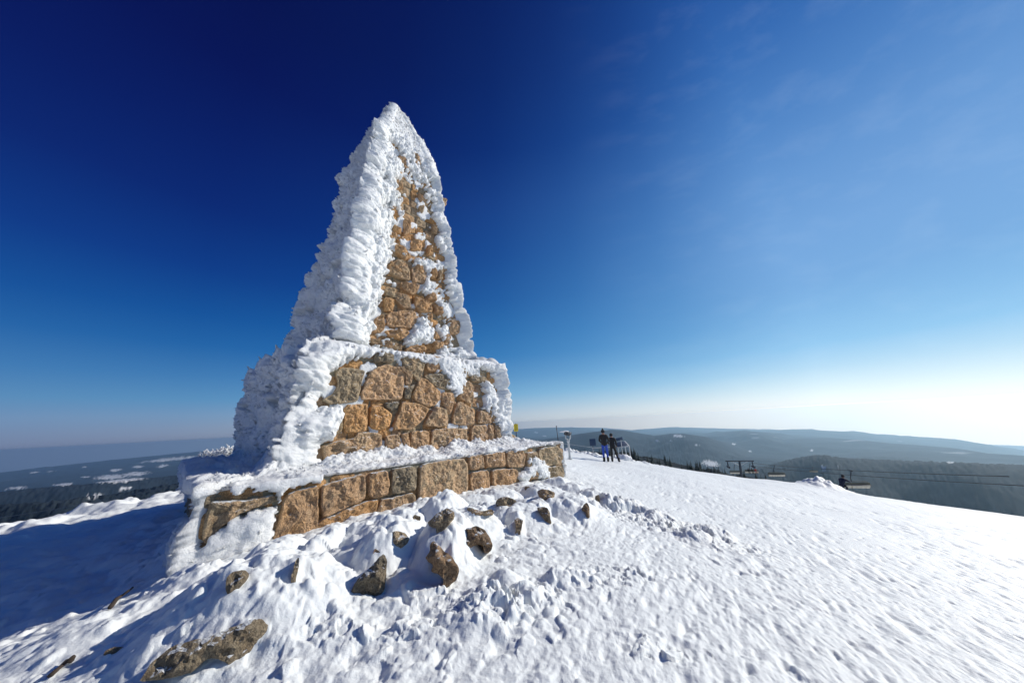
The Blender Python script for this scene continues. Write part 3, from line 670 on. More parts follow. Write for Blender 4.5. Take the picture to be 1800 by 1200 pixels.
def rime_sheet(name, profile, ncol, nrow, thick_fn, seed, mat, parent, top=False):
    pr = np.array(profile, float); L = np.concatenate([[0], np.cumsum(np.linalg.norm(np.diff(pr, axis=0), axis=1))])
    t = np.linspace(0, L[-1], nrow); h = np.interp(t, L, pr[:, 0]); z = np.interp(t, L, pr[:, 1])
    # smoothed profile normal
    dh = np.gradient(h); dz = np.gradient(z); k = max(3, int(nrow * .02)); ker = np.ones(k) / k
    pad = lambda v: np.convolve(np.pad(v, k, mode='edge'), ker, 'same')[k:-k]
    dh, dz = pad(dh), pad(dz); nl = np.hypot(dh, dz); no, nz = dz / nl, -dh / nl
    # perimeter: front(0..1) right(1..2) back(2..3) left(3..4), more columns on the two seen faces
    nv, nh = ncol, max(30, ncol // 4)
    s = np.concatenate([np.linspace(3, 5, nv, endpoint=False), np.linspace(1, 3, nh, endpoint=False)]) % 4
    side = np.floor(s).astype(int) % 4; fr = (s - np.floor(s)) * 2 - 1
    P0 = np.array([(0,-1),(1,0),(0,1),(-1,0)], float)[side]; E0 = np.array([(1,0),(0,1),(-1,0),(0,-1)], float)[side]
    sq = P0 + E0 * fr[:, None]                                      # on the unit square
    rd = 0.16; cr = np.clip((np.abs(fr) - (1 - rd*1.2)) / (rd*1.2), 0, 1)
    N2 = P0 + E0 * (np.where(side == 3, .95 * np.clip((fr + 1) / 2, 0, 1)**1.1, np.sign(fr) * cr**1.5))[:, None]; N2 /= np.linalg.norm(N2, axis=1)[:, None]
    a = sq[None, :, 0] * h[:, None]; b = sq[None, :, 1] * h[:, None]; Z = z[:, None] + 0 * a
    B = loc2w(a, b, Z)
    NX = uu[0] * N2[:, 0] + ww[0] * N2[:, 1]; NY = uu[1] * N2[:, 0] + ww[1] * N2[:, 1]
    NN = np.stack([NX[None] * no[:, None], NY[None] * no[:, None], nz[:, None] + 0 * NX[None]], -1)
    SD = np.broadcast_to(side[None], a.shape); FR = np.broadcast_to(fr[None], a.shape)
    th, push = thick_fn(B, SD, FR, Z, NN)
    V = B + NN * th[..., None] + push
    V = np.concatenate([V, V.mean(1, keepdims=True).repeat(V.shape[1], 1)[-1:]], 0) if not top else V
    me = grid_mesh(name, V, close_u=True)
    return link(name, me, mat, parent)
def cover_field(B, SD, seed=0, soft=9.0):
    px, py = proj(B.reshape(-1, 3)); px = px.reshape(SD.shape); py = py.reshape(SD.shape)
    c = np.full(SD.shape, 60.0)
    for E_ in EXPOSE: c = np.minimum(c, sd_poly(px, py, E_))
    for K in COVER: c = np.maximum(c, -sd_poly(px, py, K) * 1.0 + 1)
    x, y, z = B[..., 0], B[..., 1], B[..., 2]
    n1 = fbm3(x*1.7, y*1.7, z*1.7, 3, 5 + seed); n2 = fbm3(x*8, y*8, z*8, 3, 6 + seed)
    up = sstep(520, 380, py)                                      # the higher, the patchier
    c = c + n1 * (7 + 13*up) + n2 * (6 + 4*up) - 2.0 + 8.0*up
    c = np.where(SD == 0, c, 60.0)
    return c, px, py
def body_thick(B, SD, FR, Z, NN):
    c, px, py = cover_field(B, SD)
    x, y, z = B[..., 0], B[..., 1], B[..., 2]
    wx = 0.22 * fbm3(x*1.4, y*1.4, z*1.4, 2, 91)
    w0 = worley3(x*1.0 + wx, y*1.0, z*.95 + wx, 10)
    w1 = worley3(x*1.8 + wx, y*1.8, z*2.0 + wx, 11); w2 = worley3(x*4 + wx*2, y*4, z*4.3, 12); w3 = worley3(x*9 + wx*3, y*9, z*8 + wx*4, 13); w4 = worley3(x*20, y*20, z*17 + wx*9, 14)
    cone = lambda w, k: np.clip(1 - w * k, -.4, 1)
    dome = lambda w, k=1.2: np.clip(1 - k * w**2, -.35, 1)
    wr_ = worley3(x*4.6 + wx*2, y*4.6, z*10.5 + wx*3, 15)
    lob = (0.30 + .16 * (SD == 3)) * dome(w0, 1.6) + 0.24 * dome(w1, 1.15) + 0.14 * dome(w2) + 0.085 * np.where(np.abs(FR) > .6, (.55 * dome(wr_) + .6 * dome(w3) + .35 * fbm3(x*6, y*6, z*6, 3, 66)), .8 * dome(w3)) + 0.05 * dome(w3) + .02 * cone(w4, 1.2)
    side_k = np.where(SD == 3, np.where(z > ZQ, .82, 1.0), np.where(SD == 0, 0.60, np.where(SD == 1, .62, .8)))
    nearl = (SD == 0) * sstep(-.3, -1, FR)
    side_k = side_k + .30 * nearl
    edge = np.maximum(sstep(0.72, 1.0, np.abs(FR)), 0) * np.where((SD == 1) | ((SD == 0) & (FR > 0)), .3, .8)
    low = sstep(1.5, -0.6, z)
    T = (0.03 + 0.07 * edge) + lob * side_k * (0.8 + 0.35*edge) * (1 - .35*low)
    T = T * (1 - .5 * sstep(8.5, 14, z)) * np.where(NN[..., 2] > .4, np.where(SD == 0, .25, .45), 1) * (1 - .30 * sstep(4, 9, z)) * np.where(SD == 0, 1 - .45 * sstep(0, .4, FR) + .40 * sstep(.7, .92, FR), 1)
    T = T * (1 - .55 * np.exp(-((z - ZQ) / .25)**2) * nearl)
    wb = worley3(x*.5 + wx, y*.5, z*.42 + wx*2, 9); T = T + .16 * (.8 - wb) * side_k * sstep(ZQ - .5, ZQ + 1, z)
    for (bx, by, br, ba) in ((584,388,17,.42),(612,330,15,.26),(556,525,16,.28),(574,452,14,.15),(638,250,12,.2),(514,600,16,.10),(456,668,15,.22),(438,745,13,.14),(650,300,14,-.15),(600,430,14,-.12),(575,560,14,-.15)):
        T = T + ba * np.exp(-(((px - bx) / br)**2 + ((py - by) / (br*.8))**2)) * (SD == 3)
    T = T - .08 * sstep(.72, .95, w2) * sstep(.1, .3, T)
    T = np.minimum(T, .72)
    hole = fbm3(x*1.9, y*1.9, z*3.4, 3, 155) + .12 * sstep(2.5, 0, z); T = np.where(SD == 3, T - .75 * sstep(.60, .70, hole), T)
    f = 1 - np.exp(-np.clip(c, 0, None) / 11.0)
    # snow caught in the joints of the bare masonry
    jn = fbm3(x*3.1, y*3.1, z*3.1, 3, 77); jthr = np.where(z > ZQ, .12, .42)
    bare = -.14 + .155 * sstep(jthr, jthr + .25, jn)
    th = np.where(c > 0, 0.10 + (T - 0.02) * f, bare)
    pu = (0.11 * np.clip(.8 - w2, -.3, 1) * (c > 6) * side_k)[..., None] * np.array([-0.5, -0.15, 0.5])
    return th, pu
rime = rime_sheet('rime_coat', [(HQ, ZP-.05), (HT, ZQ-.05), (HT-.05, ZQ+.03), (HS+.02, ZQ+.12), (HW, ZW), (.12, ZA-.12)], int(680*QUALITY), int(900*QUALITY), body_thick, 1, M_RIME, mon)
def feathers(ob, count, seed, size=(.05, .17)):
    '''wind-grown rime feathers rooted all over the coat, part of the same mesh'''
    me = ob.data; n = len(me.vertices); co = np.zeros(n*3, np.float32); me.vertices.foreach_get('co', co); co = co.reshape(-1, 3)
    no = np.zeros(n*3, np.float32); me.vertex_normals.foreach_get('vector', no); no = no.reshape(-1, 3)
    a, b = w2loc(co[:, 0], co[:, 1]); z = co[:, 2]; lim = np.interp(z, [ZG, ZP, ZP+.01, ZQ, ZQ+.01, ZW, ZA], [HP, HP, HQ, HT, HS, HW, 0.05])
    out = np.maximum(np.abs(a), np.abs(b)) - lim
    okv = (out > .07) & ((b < 0) | (a < 0)) & (z > ZP - .9)
    w = np.where((-a > np.abs(b)), 1.0, .55); w = w * okv
    rs = np.random.RandomState(seed); pick = rs.choice(n, count, p=w / w.sum())
    P = co[pick]; N = no[pick]; L = rs.uniform(*size, count)**1.0; left = np.array([-.55, -.1, .25])
    D = N * .9 + left + rs.normal(0, .25, (count, 3)); D /= np.linalg.norm(D, axis=1)[:, None]
    U = np.cross(D, rs.normal(0, 1, (count, 3))); U /= np.linalg.norm(U, axis=1)[:, None]; W = np.cross(D, U)
    r = L * rs.uniform(.32, .55, count); ring = []
    for k, (q, t) in enumerate(((-.3, .8), (.35, 1.0), (.8, .6))):
        for j in range(5):
            an = j * 1.2566 + k * .6; jit = rs.uniform(.65, 1.25, count)
            ring.append(P + D * (L * q)[:, None] + (U * math.cos(an) * 1.0 + W * math.sin(an) * .7) * (r * t * jit)[:, None])
    ring.append(P + D * (L * 1.05)[:, None]); V = np.stack(ring, 1).reshape(-1, 3)
    fs = []
    for k in range(2):
        for j in range(5): fs.append((k*5+j, k*5+(j+1)%5, (k+1)*5+(j+1)%5, (k+1)*5+j))
    quads = (np.array(fs)[None] + (np.arange(count)*16)[:, None, None]).reshape(-1, 4)
    tris = (np.array([(10+j, 10+(j+1)%5, 15) for j in range(5)])[None] + (np.arange(count)*16)[:, None, None]).reshape(-1, 3)
    q0 = np.zeros(len(me.loops), np.int32); me.loops.foreach_get('vertex_index', q0)
    loops = np.concatenate([q0, quads.reshape(-1) + n, tris.reshape(-1) + n]); nq = len(q0)//4
    m2 = bpy.data.meshes.new(me.name); m2.vertices.add(n + len(V)); m2.vertices.foreach_set('co', np.concatenate([co, V]).reshape(-1).astype(np.float32))
    m2.loops.add(len(loops)); m2.loops.foreach_set('vertex_index', loops.astype(np.int32))
    npoly = nq + len(quads) + len(tris); m2.polygons.add(npoly)
    st = np.concatenate([np.arange(nq + len(quads)) * 4, (nq + len(quads)) * 4 + np.arange(len(tris)) * 3]).astype(np.int32)
    m2.polygons.foreach_set('loop_start', st); m2.update(calc_edges=True); m2.validate()
    for mm in me.materials: m2.materials.append(mm)
    m2.shade_smooth(); ob.data = m2
feathers(rime, int(3500*QUALITY), 3, (.03, .09))
def plinth_thick(B, SD, FR, Z, NN):
    c, px, py = cover_field(B, SD, 3)
    x, y, z = B[..., 0], B[..., 1], B[..., 2]
    up = sstep(.5, .9, NN[..., 2])
    w1 = worley3(x*2.2, y*2.2, z*1.5, 21); w2 = worley3(x*6, y*6, z*5, 22); w3 = worley3(x*14, y*14, z*12, 23)
    drape = 0.04 + 0.14*(1 - w1**2) + 0.08*np.clip(1 - w2*1.1, -.2, 1) + .06*np.clip(1-w3*1.1, -.2, 1)
    drape = drape * (1 - .6 * sstep(ZP-.35, ZP, z) * (SD == 0))
    a, b = w2loc(x, y); inw = np.maximum(np.abs(a), np.abs(b))
    topt = 0.01 + 0.045*(1-w2**2) + 0.045*np.clip(1 - w3*1.1, 0, 1) + 0.04*fbm3(x*1.5, y*1.5, z, 3, 8) + 0.22 * sstep(HQ+1.0, HQ, inw)**1.5
    topt = topt + 0.10 * (SD == 3) - .05*(SD == 0)*sstep(HP-.25, HP, inw)
    er = fbm3(x*2.3, y*2.3, z, 4, 31); topt = topt * np.clip(.75 + .7*er, .25, 1.6)
    topt = np.where((inw > HP - .16 + .10*fbm3(x*5, y*5, z, 2, 32)) & (er < .05) & (SD == 0), -.02, topt)
    cc = np.where(up > .5, 60, np.where(SD == 3, sd_poly(px, py, [(329,884),(341,860),(355,870),(354,908),(343,918),(331,902)]) + 6*fbm3(x*5, y*5, z*5, 2, 4), c))
    f = 1 - np.exp(-np.clip(cc, 0, None) / 10.0)
    side = np.where(cc > 0, 0.09 + drape * f * np.where(SD == 3, 1.2, np.where(SD == 1, .1, .55)), -0.12) - .07 * (SD == 1)
    # keep the brink of the bare front sharp
    th = side * (1 - up) + topt * up
    return th, 0 * NN
rime_sheet('snow_cover', [(HP-.02, ZG-.6), (HP-.02, ZP), (HQ-.3, ZP+.06)], int(640*QUALITY), int(230*QUALITY), plinth_thick, 2, M_RIME, plinth, top=True)
feathers(bpy.data.objects['snow_cover'], 700, 8, (.02, .05))
# the frosted spikes at the very top grow out of the same coat
mb = MB()
for (px, py, d, hgt, r) in ((675,190,10.9,1.3,.13), (703,198,11.5,1.2,.11), (664,212,10.8,1.1,.12), (652,234,10.7,1.0,.13), (714,212,11.5,.9,.11)):
    tp = at(px, py, d)
    for k in range(16):
        q = k / 15; mb.ball(tp + Vector((g.uniform(-.06,.06), g.uniform(-.06,.06), -hgt*q - .1)), (r*(.28+.9*q),)*2 + (r*.7,), sub=3)
tips = mb.build('rime_tip', M_RIME); lump(tips.data, .05, .12, 5, 3)
bm = bmesh.new(); bm.from_mesh(rime.data); bm.from_mesh(tips.data); bm.to_mesh(rime.data); bm.free(); bpy.data.objects.remove(tips)

# ------------------------------------------------------------------ loose rocks
def rock_solid(P, ex, ey, en, tint, shade, seed, thick=.34):
    from mathutils.geometry import delaunay_2d_cdt
    P = resample(chaikin(P, 1), .022); n = len(P); c = P.mean(0)
    P = P + .010 * np.stack([fbm2(P[:,0]*9+seed, P[:,1]*9, 3, seed), fbm2(P[:,0]*9, P[:,1]*9+seed, 3, seed+3)], -1)
    lo, hi = P.min(0), P.max(0); st = max(.02, math.sqrt(np.prod(hi-lo)) / 45)
    gx, gy = np.meshgrid(np.arange(lo[0], hi[0], st), np.arange(lo[1], hi[1], st)); gx = gx.ravel(); gy = gy.ravel()
    rs = np.random.RandomState(seed); gx = gx + rs.uniform(-.3, .3, gx.shape)*st; gy = gy + rs.uniform(-.3, .3, gy.shape)*st
    k = sd_poly(gx, gy, P) < -st*.45; Q = np.concatenate([P, np.stack([gx[k], gy[k]], -1)])
    vs, es, fs, *_ = delaunay_2d_cdt([Vector(q) for q in Q], [], [list(range(n))], 1, 1e-6)
    V = np.array([tuple(v) for v in vs]); d = np.clip(-sd_poly(V[:,0], V[:,1], P), 0, None)
    size = math.sqrt(np.prod(hi-lo)); hgt = min(.16, .30*size)
    dd = V - c; an = rs.uniform(0, 6.28, 7); sl_ = rs.uniform(.15, .75, 7); of = rs.uniform(.4, 1.1, 7) * hgt
    fac = np.min([np.cos(a_)*dd[:,0]*s2 + np.sin(a_)*dd[:,1]*s2 + o2 for a_, s2, o2 in zip(an, sl_, of)], 0)
    dome = hgt * (1 - np.exp(-d / (.25*size + .01)))
    h = np.minimum(fac, dome) + .03*np.minimum(1, d/.03) * (fbm2(V[:,0]*8+seed, V[:,1]*8, 5, seed, .6) - .5*np.abs(fbm2(V[:,0]*14, V[:,1]*14+seed, 3, seed+5)))
    F3 = np.outer(V[:,0], ex) + np.outer(V[:,1], ey) + np.outer(h, en)
    B2 = c + (P - c) * .92; B3 = np.outer(B2[:,0], ex) + np.outer(B2[:,1], ey) + np.outer(np.full(n, -thick), en)
    m_ = len(F3); faces = [tuple(f) for f in fs]
    # boundary loop of the triangulation in input order
    faces += [(j, (j+1) % n, m_ + (j+1) % n, m_ + j) for j in range(n)] + [tuple(m_ + j for j in range(n))]
    me = bpy.data.meshes.new('rock'); me.from_pydata(np.concatenate([F3, B3]).tolist(), [], faces); me.validate(); me.update()
    bm = bmesh.new(); bm.from_mesh(me); bmesh.ops.recalc_face_normals(bm, faces=bm.faces); bm.to_mesh(me); bm.free()
    set_attr(me, 'tint', [tint]*len(me.vertices)); set_attr(me, 'shade', [shade]*len(me.vertices))
    return link('rock', me, M_STONE, smooth=False)
for i, (poly, tint, shade, label, base) in enumerate(rock_info):
    tilt = R_(24); hx_, hy_ = base.x / math.hypot(base.x, base.y), base.y / math.hypot(base.x, base.y); en = np.array([-hx_*math.cos(tilt), -hy_*math.cos(tilt), math.sin(tilt)])
    ex = np.cross([0, 0, 1], en); ex = -ex if ex[0] < 0 else ex; ex /= np.linalg.norm(ex); ey = np.cross(en, ex)
    if ey[2] < 0: ey = -ey
    O = np.array(hit(np.mean([p[0] for p in poly]), max(p[1] for p in poly) - 1)) + np.array([hx_, hy_, 0]) * .02
    P = px_to_face(poly, (O, ex, ey, en))
    o = rock_solid(P, ex, ey, en, tint, min(1.0, shade * 1.0), 200 + i); o.location = tuple(O)
    tag(o, label, 'rock', 'granite rocks poking out of the snow')

# ------------------------------------------------------------------ hills beyond the summit
def prof(pts):
    A_, E_ = [], []
    for x, y in pts:
        d = ray(x, y); A_.append(math.atan2(d[0], d[1])); E_.append(d[2] / math.hypot(d[0], d[1]))
    o = np.argsort(A_); return np.array(A_)[o], np.array(E_)[o]
RIDGES = [ # distance, width in log distance, tree roughness, skyline in photo pixels
 (18500, .12, 0, [(1640,775),(1720,781),(1800,785),(1900,792)]),
 (14500, .18, 0, [(-60,836),(0,831),(100,819),(200,808),(300,798),(400,789),(500,781),(700,764),(880,756),(940,752),(1000,751),(1060,752),(1110,756),(1150,753),(1190,751),(1250,753),(1330,755),(1400,757),(1450,762)]),
 (11500, .16, 0, [(1150,775),(1240,768),(1300,762),(1350,757),(1385,755),(1430,756),(1500,760),(1560,766),(1600,768),(1680,774),(1740,783),(1800,797),(1900,815)]),
 (8000, .16, 0, [(900,770),(1000,772),(1150,770),(1240,764),(1290,758),(1310,757),(1330,760),(1400,772),(1480,787),(1540,803),(1600,815),(1900,860)]),
 (5000, .22, 5, [(850,800),(905,781),(940,775),(980,769),(1020,762),(1060,757),(1075,755),(1100,757),(1150,766),(1180,762),(1200,762),(1240,768),(1270,778),(1310,795),(1360,812),(1420,835)]),
 (2300, .25, 12, [(1240,870),(1300,838),(1340,826),(1380,814),(1410,807),(1430,804),(1450,803),(1480,808),(1510,810),(1560,812),(1620,814),(1700,818),(1800,822),(1900,828)]),
 (3600, .20, 12, [(-60,872),(0,866),(80,858),(150,853),(230,845),(300,838),(350,830),(420,822),(520,815)]),
 (1500, .30, 12, [(-60,905),(0,893),(100,885),(200,872),(280,858),(400,840)]),
 (330, .35, 3, [(860,800),(905,793),(960,798),(1000,800),(1110,806),(1200,828),(1260,842),(1340,868),(1500,925),(1700,965),(1900,990)]),
]
def hills_z(az, r):
    z = -90 - 430 * sstep(math.log(300), math.log(2600), np.log(r)) + 0 * az
    z = z + 60 * fbm2(np.sin(az) * r / 1800, np.cos(az) * r / 1800, 4, 77) * sstep(600, 3000, r)
    lim = np.full(az.shape, -1.0)
    for d, w, tr, pts in RIDGES[:4]:
        a, e = prof(pts); k = (az > a[0]) & (az < a[-1]); lim = np.maximum(lim, np.where(k, np.interp(az, a, e), -1))
    lim = np.where(lim < -.9, -.03, lim) - .014
    z = np.where(r > 3000, np.minimum(z, r * lim), z)
    out = z.copy()
    X, Y = np.sin(az) * r, np.cos(az) * r
    for i, (d, w, tr, pts) in enumerate(RIDGES):
        a, e = prof(pts)
        el = np.interp(az, a, e); fade = sstep(a[0] - .05, a[0], az) * (1 - sstep(a[-1], a[-1] + .05, az))
        dm_ = d * (1 + 0.12 * vn2(az * 7 + i * 5, az * 0 + i, 70 + i))
        H = dm_ * el
        q = np.exp(-((np.log(r) - np.log(dm_)) / w)**2)
        q = q * (1 + .0 * q)
        relief = fbm2(X / (d*.07), Y / (d*.07), 4, 80 + i) * d * 0.012 * (1 - q)
        zr = z + (H - z) * q * fade + relief * fade * q * 1.5
        out = np.maximum(out, zr)
    tree = 9.0 * hash2(np.round(X / 9), np.round(Y / 9), 4) * sstep(5500, 3500, r) * sstep(230, 420, r)
    return out + tree
hna, hnr = int(1500 * QUALITY), int(420 * QUALITY)
haz = np.concatenate([np.linspace(R_(-66), R_(66), hna), np.linspace(R_(66), R_(294), 60)[1:-1]])
hr = np.exp(np.linspace(math.log(150), math.log(19000), hnr))
HA, HR_ = np.meshgrid(haz, hr); HZ = hills_z(HA.ravel(), HR_.ravel()).reshape(HA.shape)
HV = np.stack([HR_ * np.sin(HA), HR_ * np.cos(HA), HZ], -1)
me = grid_mesh('hills', HV, close_u=True)
px, py = proj(HV.reshape(-1, 3)); vis = (HV.reshape(-1, 3) @ F) > 0
FIELDS = [(195,838,28,4.0),(235,833,26,3.2),(215,844,40,2.6),(203,826,10,2),(243,820,10,1.8),(285,819,11,1.8),(300,807,46,2.2),(375,793,16,1.6),(327,814,6,1.5),(112,851,20,2),(30,857,16,2.4),
 (378,824,22,2),(222,858,12,2.2),(165,872,12,1.5),(205,883,10,1.2),(150,838,8,1),(60,830,8,1),(90,828,7,1),(150,820,6,1),
 (1192,766,9,2),(1155,774,3,2),(1179,774,2,1.5),(1225,781,5,1),(1448,822,7,3),(1475,821,2.5,1.6),(1319,793,2.5,1.2),(1426,791,3,1.4),(1290,780,3,1),(1672,812,6,1.3),(942,760,4,1),(957,766,3,1),(1250,814,13,5)]
fm = np.zeros(len(px))
wob = fbm2(px/7 + py*.3, py/1.6, 4, 5, .65)
for (x, y, rx, ry) in FIELDS:
    d = np.hypot((px - x + 0.8 * (y - py)) / rx, (py - y + (px - x) * .10 * (x < 500)) / ry) + .55 * wob
    fm = np.maximum(fm, 1 - sstep(.8, 1.15, d))
fm = fm * vis
set_attr(me, 'field', fm)
mh, n, l, b = new_mat('forest_hills')
tc = n.new('ShaderNodeTexCoord'); nz = n.new('ShaderNodeTexNoise'); nz.inputs['Scale'].default_value = 0.012; nz.inputs['Detail'].default_value = 8; nz.inputs['Roughness'].default_value = .65
l.new(tc.outputs['Object'], nz.inputs['Vector'])
rp = n.new('ShaderNodeValToRGB'); rp.color_ramp.elements[0].position = .35; rp.color_ramp.elements[0].color = (.008, .015, .022, 1); rp.color_ramp.elements[1].position = .7; rp.color_ramp.elements[1].color = (.030, .040, .048, 1)
l.new(nz.outputs[0], rp.inputs[0])
n2 = n.new('ShaderNodeTexNoise'); n2.inputs['Scale'].default_value = 0.0016; n2.inputs['Detail'].default_value = 7; l.new(tc.outputs['Object'], n2.inputs['Vector'])
r2 = n.new('ShaderNodeMapRange'); r2.inputs[1].default_value = .66; r2.inputs[2].default_value = .70; r2.inputs[4].default_value = .35; l.new(n2.outputs[0], r2.inputs[0])
fa = n.new('ShaderNodeAttribute'); fa.attribute_name = 'field'
mxx = n.new('ShaderNodeMath'); mxx.operation = 'MAXIMUM'; l.new(r2.outputs[0], mxx.inputs[0]); l.new(fa.outputs['Fac'], mxx.inputs[1])
mx = n.new('ShaderNodeMix'); mx.data_type = 'RGBA'; mx.inputs[7].default_value = (.62, .62, .62, 1); l.new(mxx.outputs[0], mx.inputs[0]); l.new(rp.outputs[0], mx.inputs[6])
l.new(mx.outputs[2], b.inputs['Base Color']); b.inputs['Roughness'].default_value = .95; b.inputs['Specular IOR Level'].default_value = .1
tag(link('hills', me, mh), kind='structure')

# ------------------------------------------------------------------ air
hb = MB(); hb.box((0, 0, (17.5 - 2200) / 2), (40000, 40000, 2217.5))
mz = bpy.data.materials.new('haze'); mz.use_nodes = True; mz.node_tree.nodes.clear()
ou = mz.node_tree.nodes.new('ShaderNodeOutputMaterial'); pv = mz.node_tree.nodes.new('ShaderNodeVolumePrincipled')
pv.inputs['Color'].default_value = (.53, .78, .98, 1); pv.inputs['Density'].default_value = 7e-5; pv.inputs['Anisotropy'].default_value = 0.55
mz.node_tree.links.new(pv.outputs[0], ou.inputs['Volume'])
tag(hb.build('haze', mz, smooth=False), kind='stuff')

# ------------------------------------------------------------------ people
def skin(name, joints, edges, mats, zone, root=0, sub=1):
    me = bpy.data.meshes.new(name); me.from_pydata([j[0] for j in joints], edges, []); me.update()
    o = bpy.data.objects.new(name, me); col.objects.link(o)
    sk = o.modifiers.new('s', 'SKIN'); sk.use_smooth_shade = True
    for i, j in enumerate(joints):
        v = me.skin_vertices[0].data[i]; r = j[1]; v.radius = r if isinstance(r, tuple) else (r, r); v.use_root = (i == root)
    sb = o.modifiers.new('b', 'SUBSURF'); sb.levels = sub; sb.render_levels = sub
    dg = bpy.context.evaluated_depsgraph_get(); ne = bpy.data.meshes.new_from_object(o.evaluated_get(dg))
    bpy.data.objects.remove(o); ne.name = name
    ob = link(name, ne, mats)
    for p in ne.polygons: p.material_index = zone(p.center)
    return ob
M_BLACK = plain('black_cloth', (.012, .012, .014), .75); M_BLUE = plain('blue_trousers', (.02, .07, .42), .7)
M_SKIN = plain('skin', (.42, .24, .17), .6); M_DARK = plain('dark_cloth', (.02, .018, .016), .8); M_RED = plain('red_cloth', (.45, .03, .03), .7)
M_NAVY = plain('navy_cloth', (.012, .014, .04), .8); M_OLIVE = plain('olive_cloth', (.06, .06, .03), .8)
def person(loc, rz, J, label, mats, zlow, zneck, group=None, hat=None, boots=True, hk=1.0):
    """J: overrides of joint positions; body is one skinned surface"""
    D = dict(pel=(0,0,.95), sp=(0,0,1.12), ch=(0,0,1.36), nk=(0,.0,1.52), hd=(0,.02,1.60), ht=(0,.02,1.72),
             hl=(-.10,0,.92), kl=(-.11,.02,.50), al=(-.11,-.02,.10), tl=(-.12,.14,.04), hr=(.10,0,.92), kr=(.11,.02,.50), ar=(.11,-.02,.10), tr=(.12,.14,.04),
             sl=(-.19,0,1.44), el=(-.27,-.02,1.18), wl=(-.22,.14,.97), sr=(.19,0,1.44), er=(.27,-.02,1.18), wr=(.22,.14,.97))
    D.update(J)
    R = dict(pel=(.17,.12), sp=(.165,.12), ch=(.20,.13), nk=.06, hd=.088, ht=.085, hl=.10, kl=.072, al=.052, tl=.045, hr=.10, kr=.072, ar=.052, tr=.045,
             sl=.085, el=.062, wl=.042, sr=.085, er=.062, wr=.042)
    names = list(D); js = [(D[k], R[k]) for k in names]; ix = {k: i for i, k in enumerate(names)}
    E_ = [('pel','sp'),('sp','ch'),('ch','nk'),('nk','hd'),('hd','ht'),('pel','hl'),('hl','kl'),('kl','al'),('al','tl'),('pel','hr'),('hr','kr'),('kr','ar'),('ar','tr'),
          ('ch','sl'),('sl','el'),('el','wl'),('ch','sr'),('sr','er'),('er','wr')]
    ed = [(ix[a], ix[b]) for a, b in E_]
    for s_ in ('l', 'r'):                                          # palm, four fingers and a thumb
        w = Vector(D['w' + s_]); e = Vector(D['e' + s_]); d = (w - e).normalized(); sd_ = d.cross(Vector((0,0,1))).normalized() if abs(d.z) < .95 else Vector((0,1,0)); 
        pm = w + d * .07; js.append((tuple(pm), (.036, .018))); pi = len(js) - 1; ed.append((ix['w' + s_], pi))
        for q, ln in ((-.027, .062), (-.009, .072), (.009, .068), (.027, .052)):
            a = pm + d * .03 + sd_ * q; b2 = a + d * ln * .6 + Vector((0, 0, -.004)); c = b2 + d * ln * .3 + Vector((0, .012, -.012))
            k = len(js); js += [(tuple(a), .010), (tuple(b2), .009), (tuple(c), .008)]; ed += [(pi, k), (k, k+1), (k+1, k+2)]
        a = w + d * .03 + sd_ * .04; c = a + d * .04 + sd_ * .02; k = len(js); js += [(tuple(a), .011), (tuple(c), .010)]; ed += [(ix['w' + s_], k), (k, k+1)]
    wz = max(D['wl'][2], D['wr'][2])
    def zone(c):
        if min((Vector(c) - Vector(D['wl'])).length, (Vector(c) - Vector(D['wr'])).length) < .04: return 2
        if min((Vector(c) - Vector(D['hd'])).length, (Vector(c) - Vector(D['ht'])).length) < .13: return 2
        return 0 if c[2] < zlow else 1
    o = skin('person', js, ed, mats, zone); o.location = loc; o.rotation_euler = (0, 0, rz); o.scale = (hk,) * 3
    tag(o, label, 'person', group)
    hd = Vector(D['hd']); htp = Vector(D['ht'])
    MB().ball(hd + Vector((0, .095, .02)), (.014, .02, .02)).build('nose', mats[2], o)
    for q in (-.035, .035): MB().ball(hd + Vector((q, .085, .045)), (.012, .008, .008)).build('eye', M_BLACK, o)
    MB().box(hd + Vector((0, .09, -.03)), (.05, .01, .012), bev=.003).build('mouth', mats[2], o)
    h = MB(); h.ball((hd + htp) / 2 + Vector((0, -.012, .035)), (.108, .118, .115), sub=3)
    if hat == 'bobble': h.ball(htp + Vector((0, -.01, .11)), (.045,)*3)
    ho = h.build('hat' if hat else 'hair', mats[3], o); lump(ho.data, .008, .03, 4)
    c = MB(); c.tube([hd + Vector((0, 0, -.13)), hd + Vector((0, 0, -.05))], .085, 12, .075); c.build('collar', mats[1], o)
    if boots:
        for s_ in ('l', 'r'):
            a, t = Vector(D['a' + s_]), Vector(D['t' + s_]); bb = MB(); bb.ball((a + t) / 2 + Vector((0, .01, -.02)), (.06, .15, .055), rot=Matrix.Rotation(math.atan2(-(t-a).x, (t-a).y), 3, 'Z'))
            bb.tube([a + Vector((0, 0, -.03)), a + Vector((0, 0, .16))], .068, 10, .075); bb.build('boot', M_BLACK, o)
    return o
pp = hit(1066, 811.5); person(pp, R_(-6), dict(wl=(-.12,.20,1.05), wr=(.20,.16,1.0)), 'taller person seen from behind in a black jacket, bobble hat and bright blue trousers', [M_BLUE, M_BLACK, M_SKIN, M_BLACK], .93, 1.5, 'people looking at the view', 'bobble', hk=1.06)
pp = hit(1080, 811.5); person(pp, R_(-22), dict(hd=(.0,.06,1.60), ht=(-.01,.08,1.71), kr=(.20,-.03,.50), ar=(.30,-.10,.10), tr=(.33,.04,.04), wl=(-.15,.2,1.1)), 'slimmer person all in black standing with feet apart beside the info desk', [M_DARK, M_BLACK, M_SKIN, M_BLACK], .8, 1.5, 'people looking at the view', hk=.98)

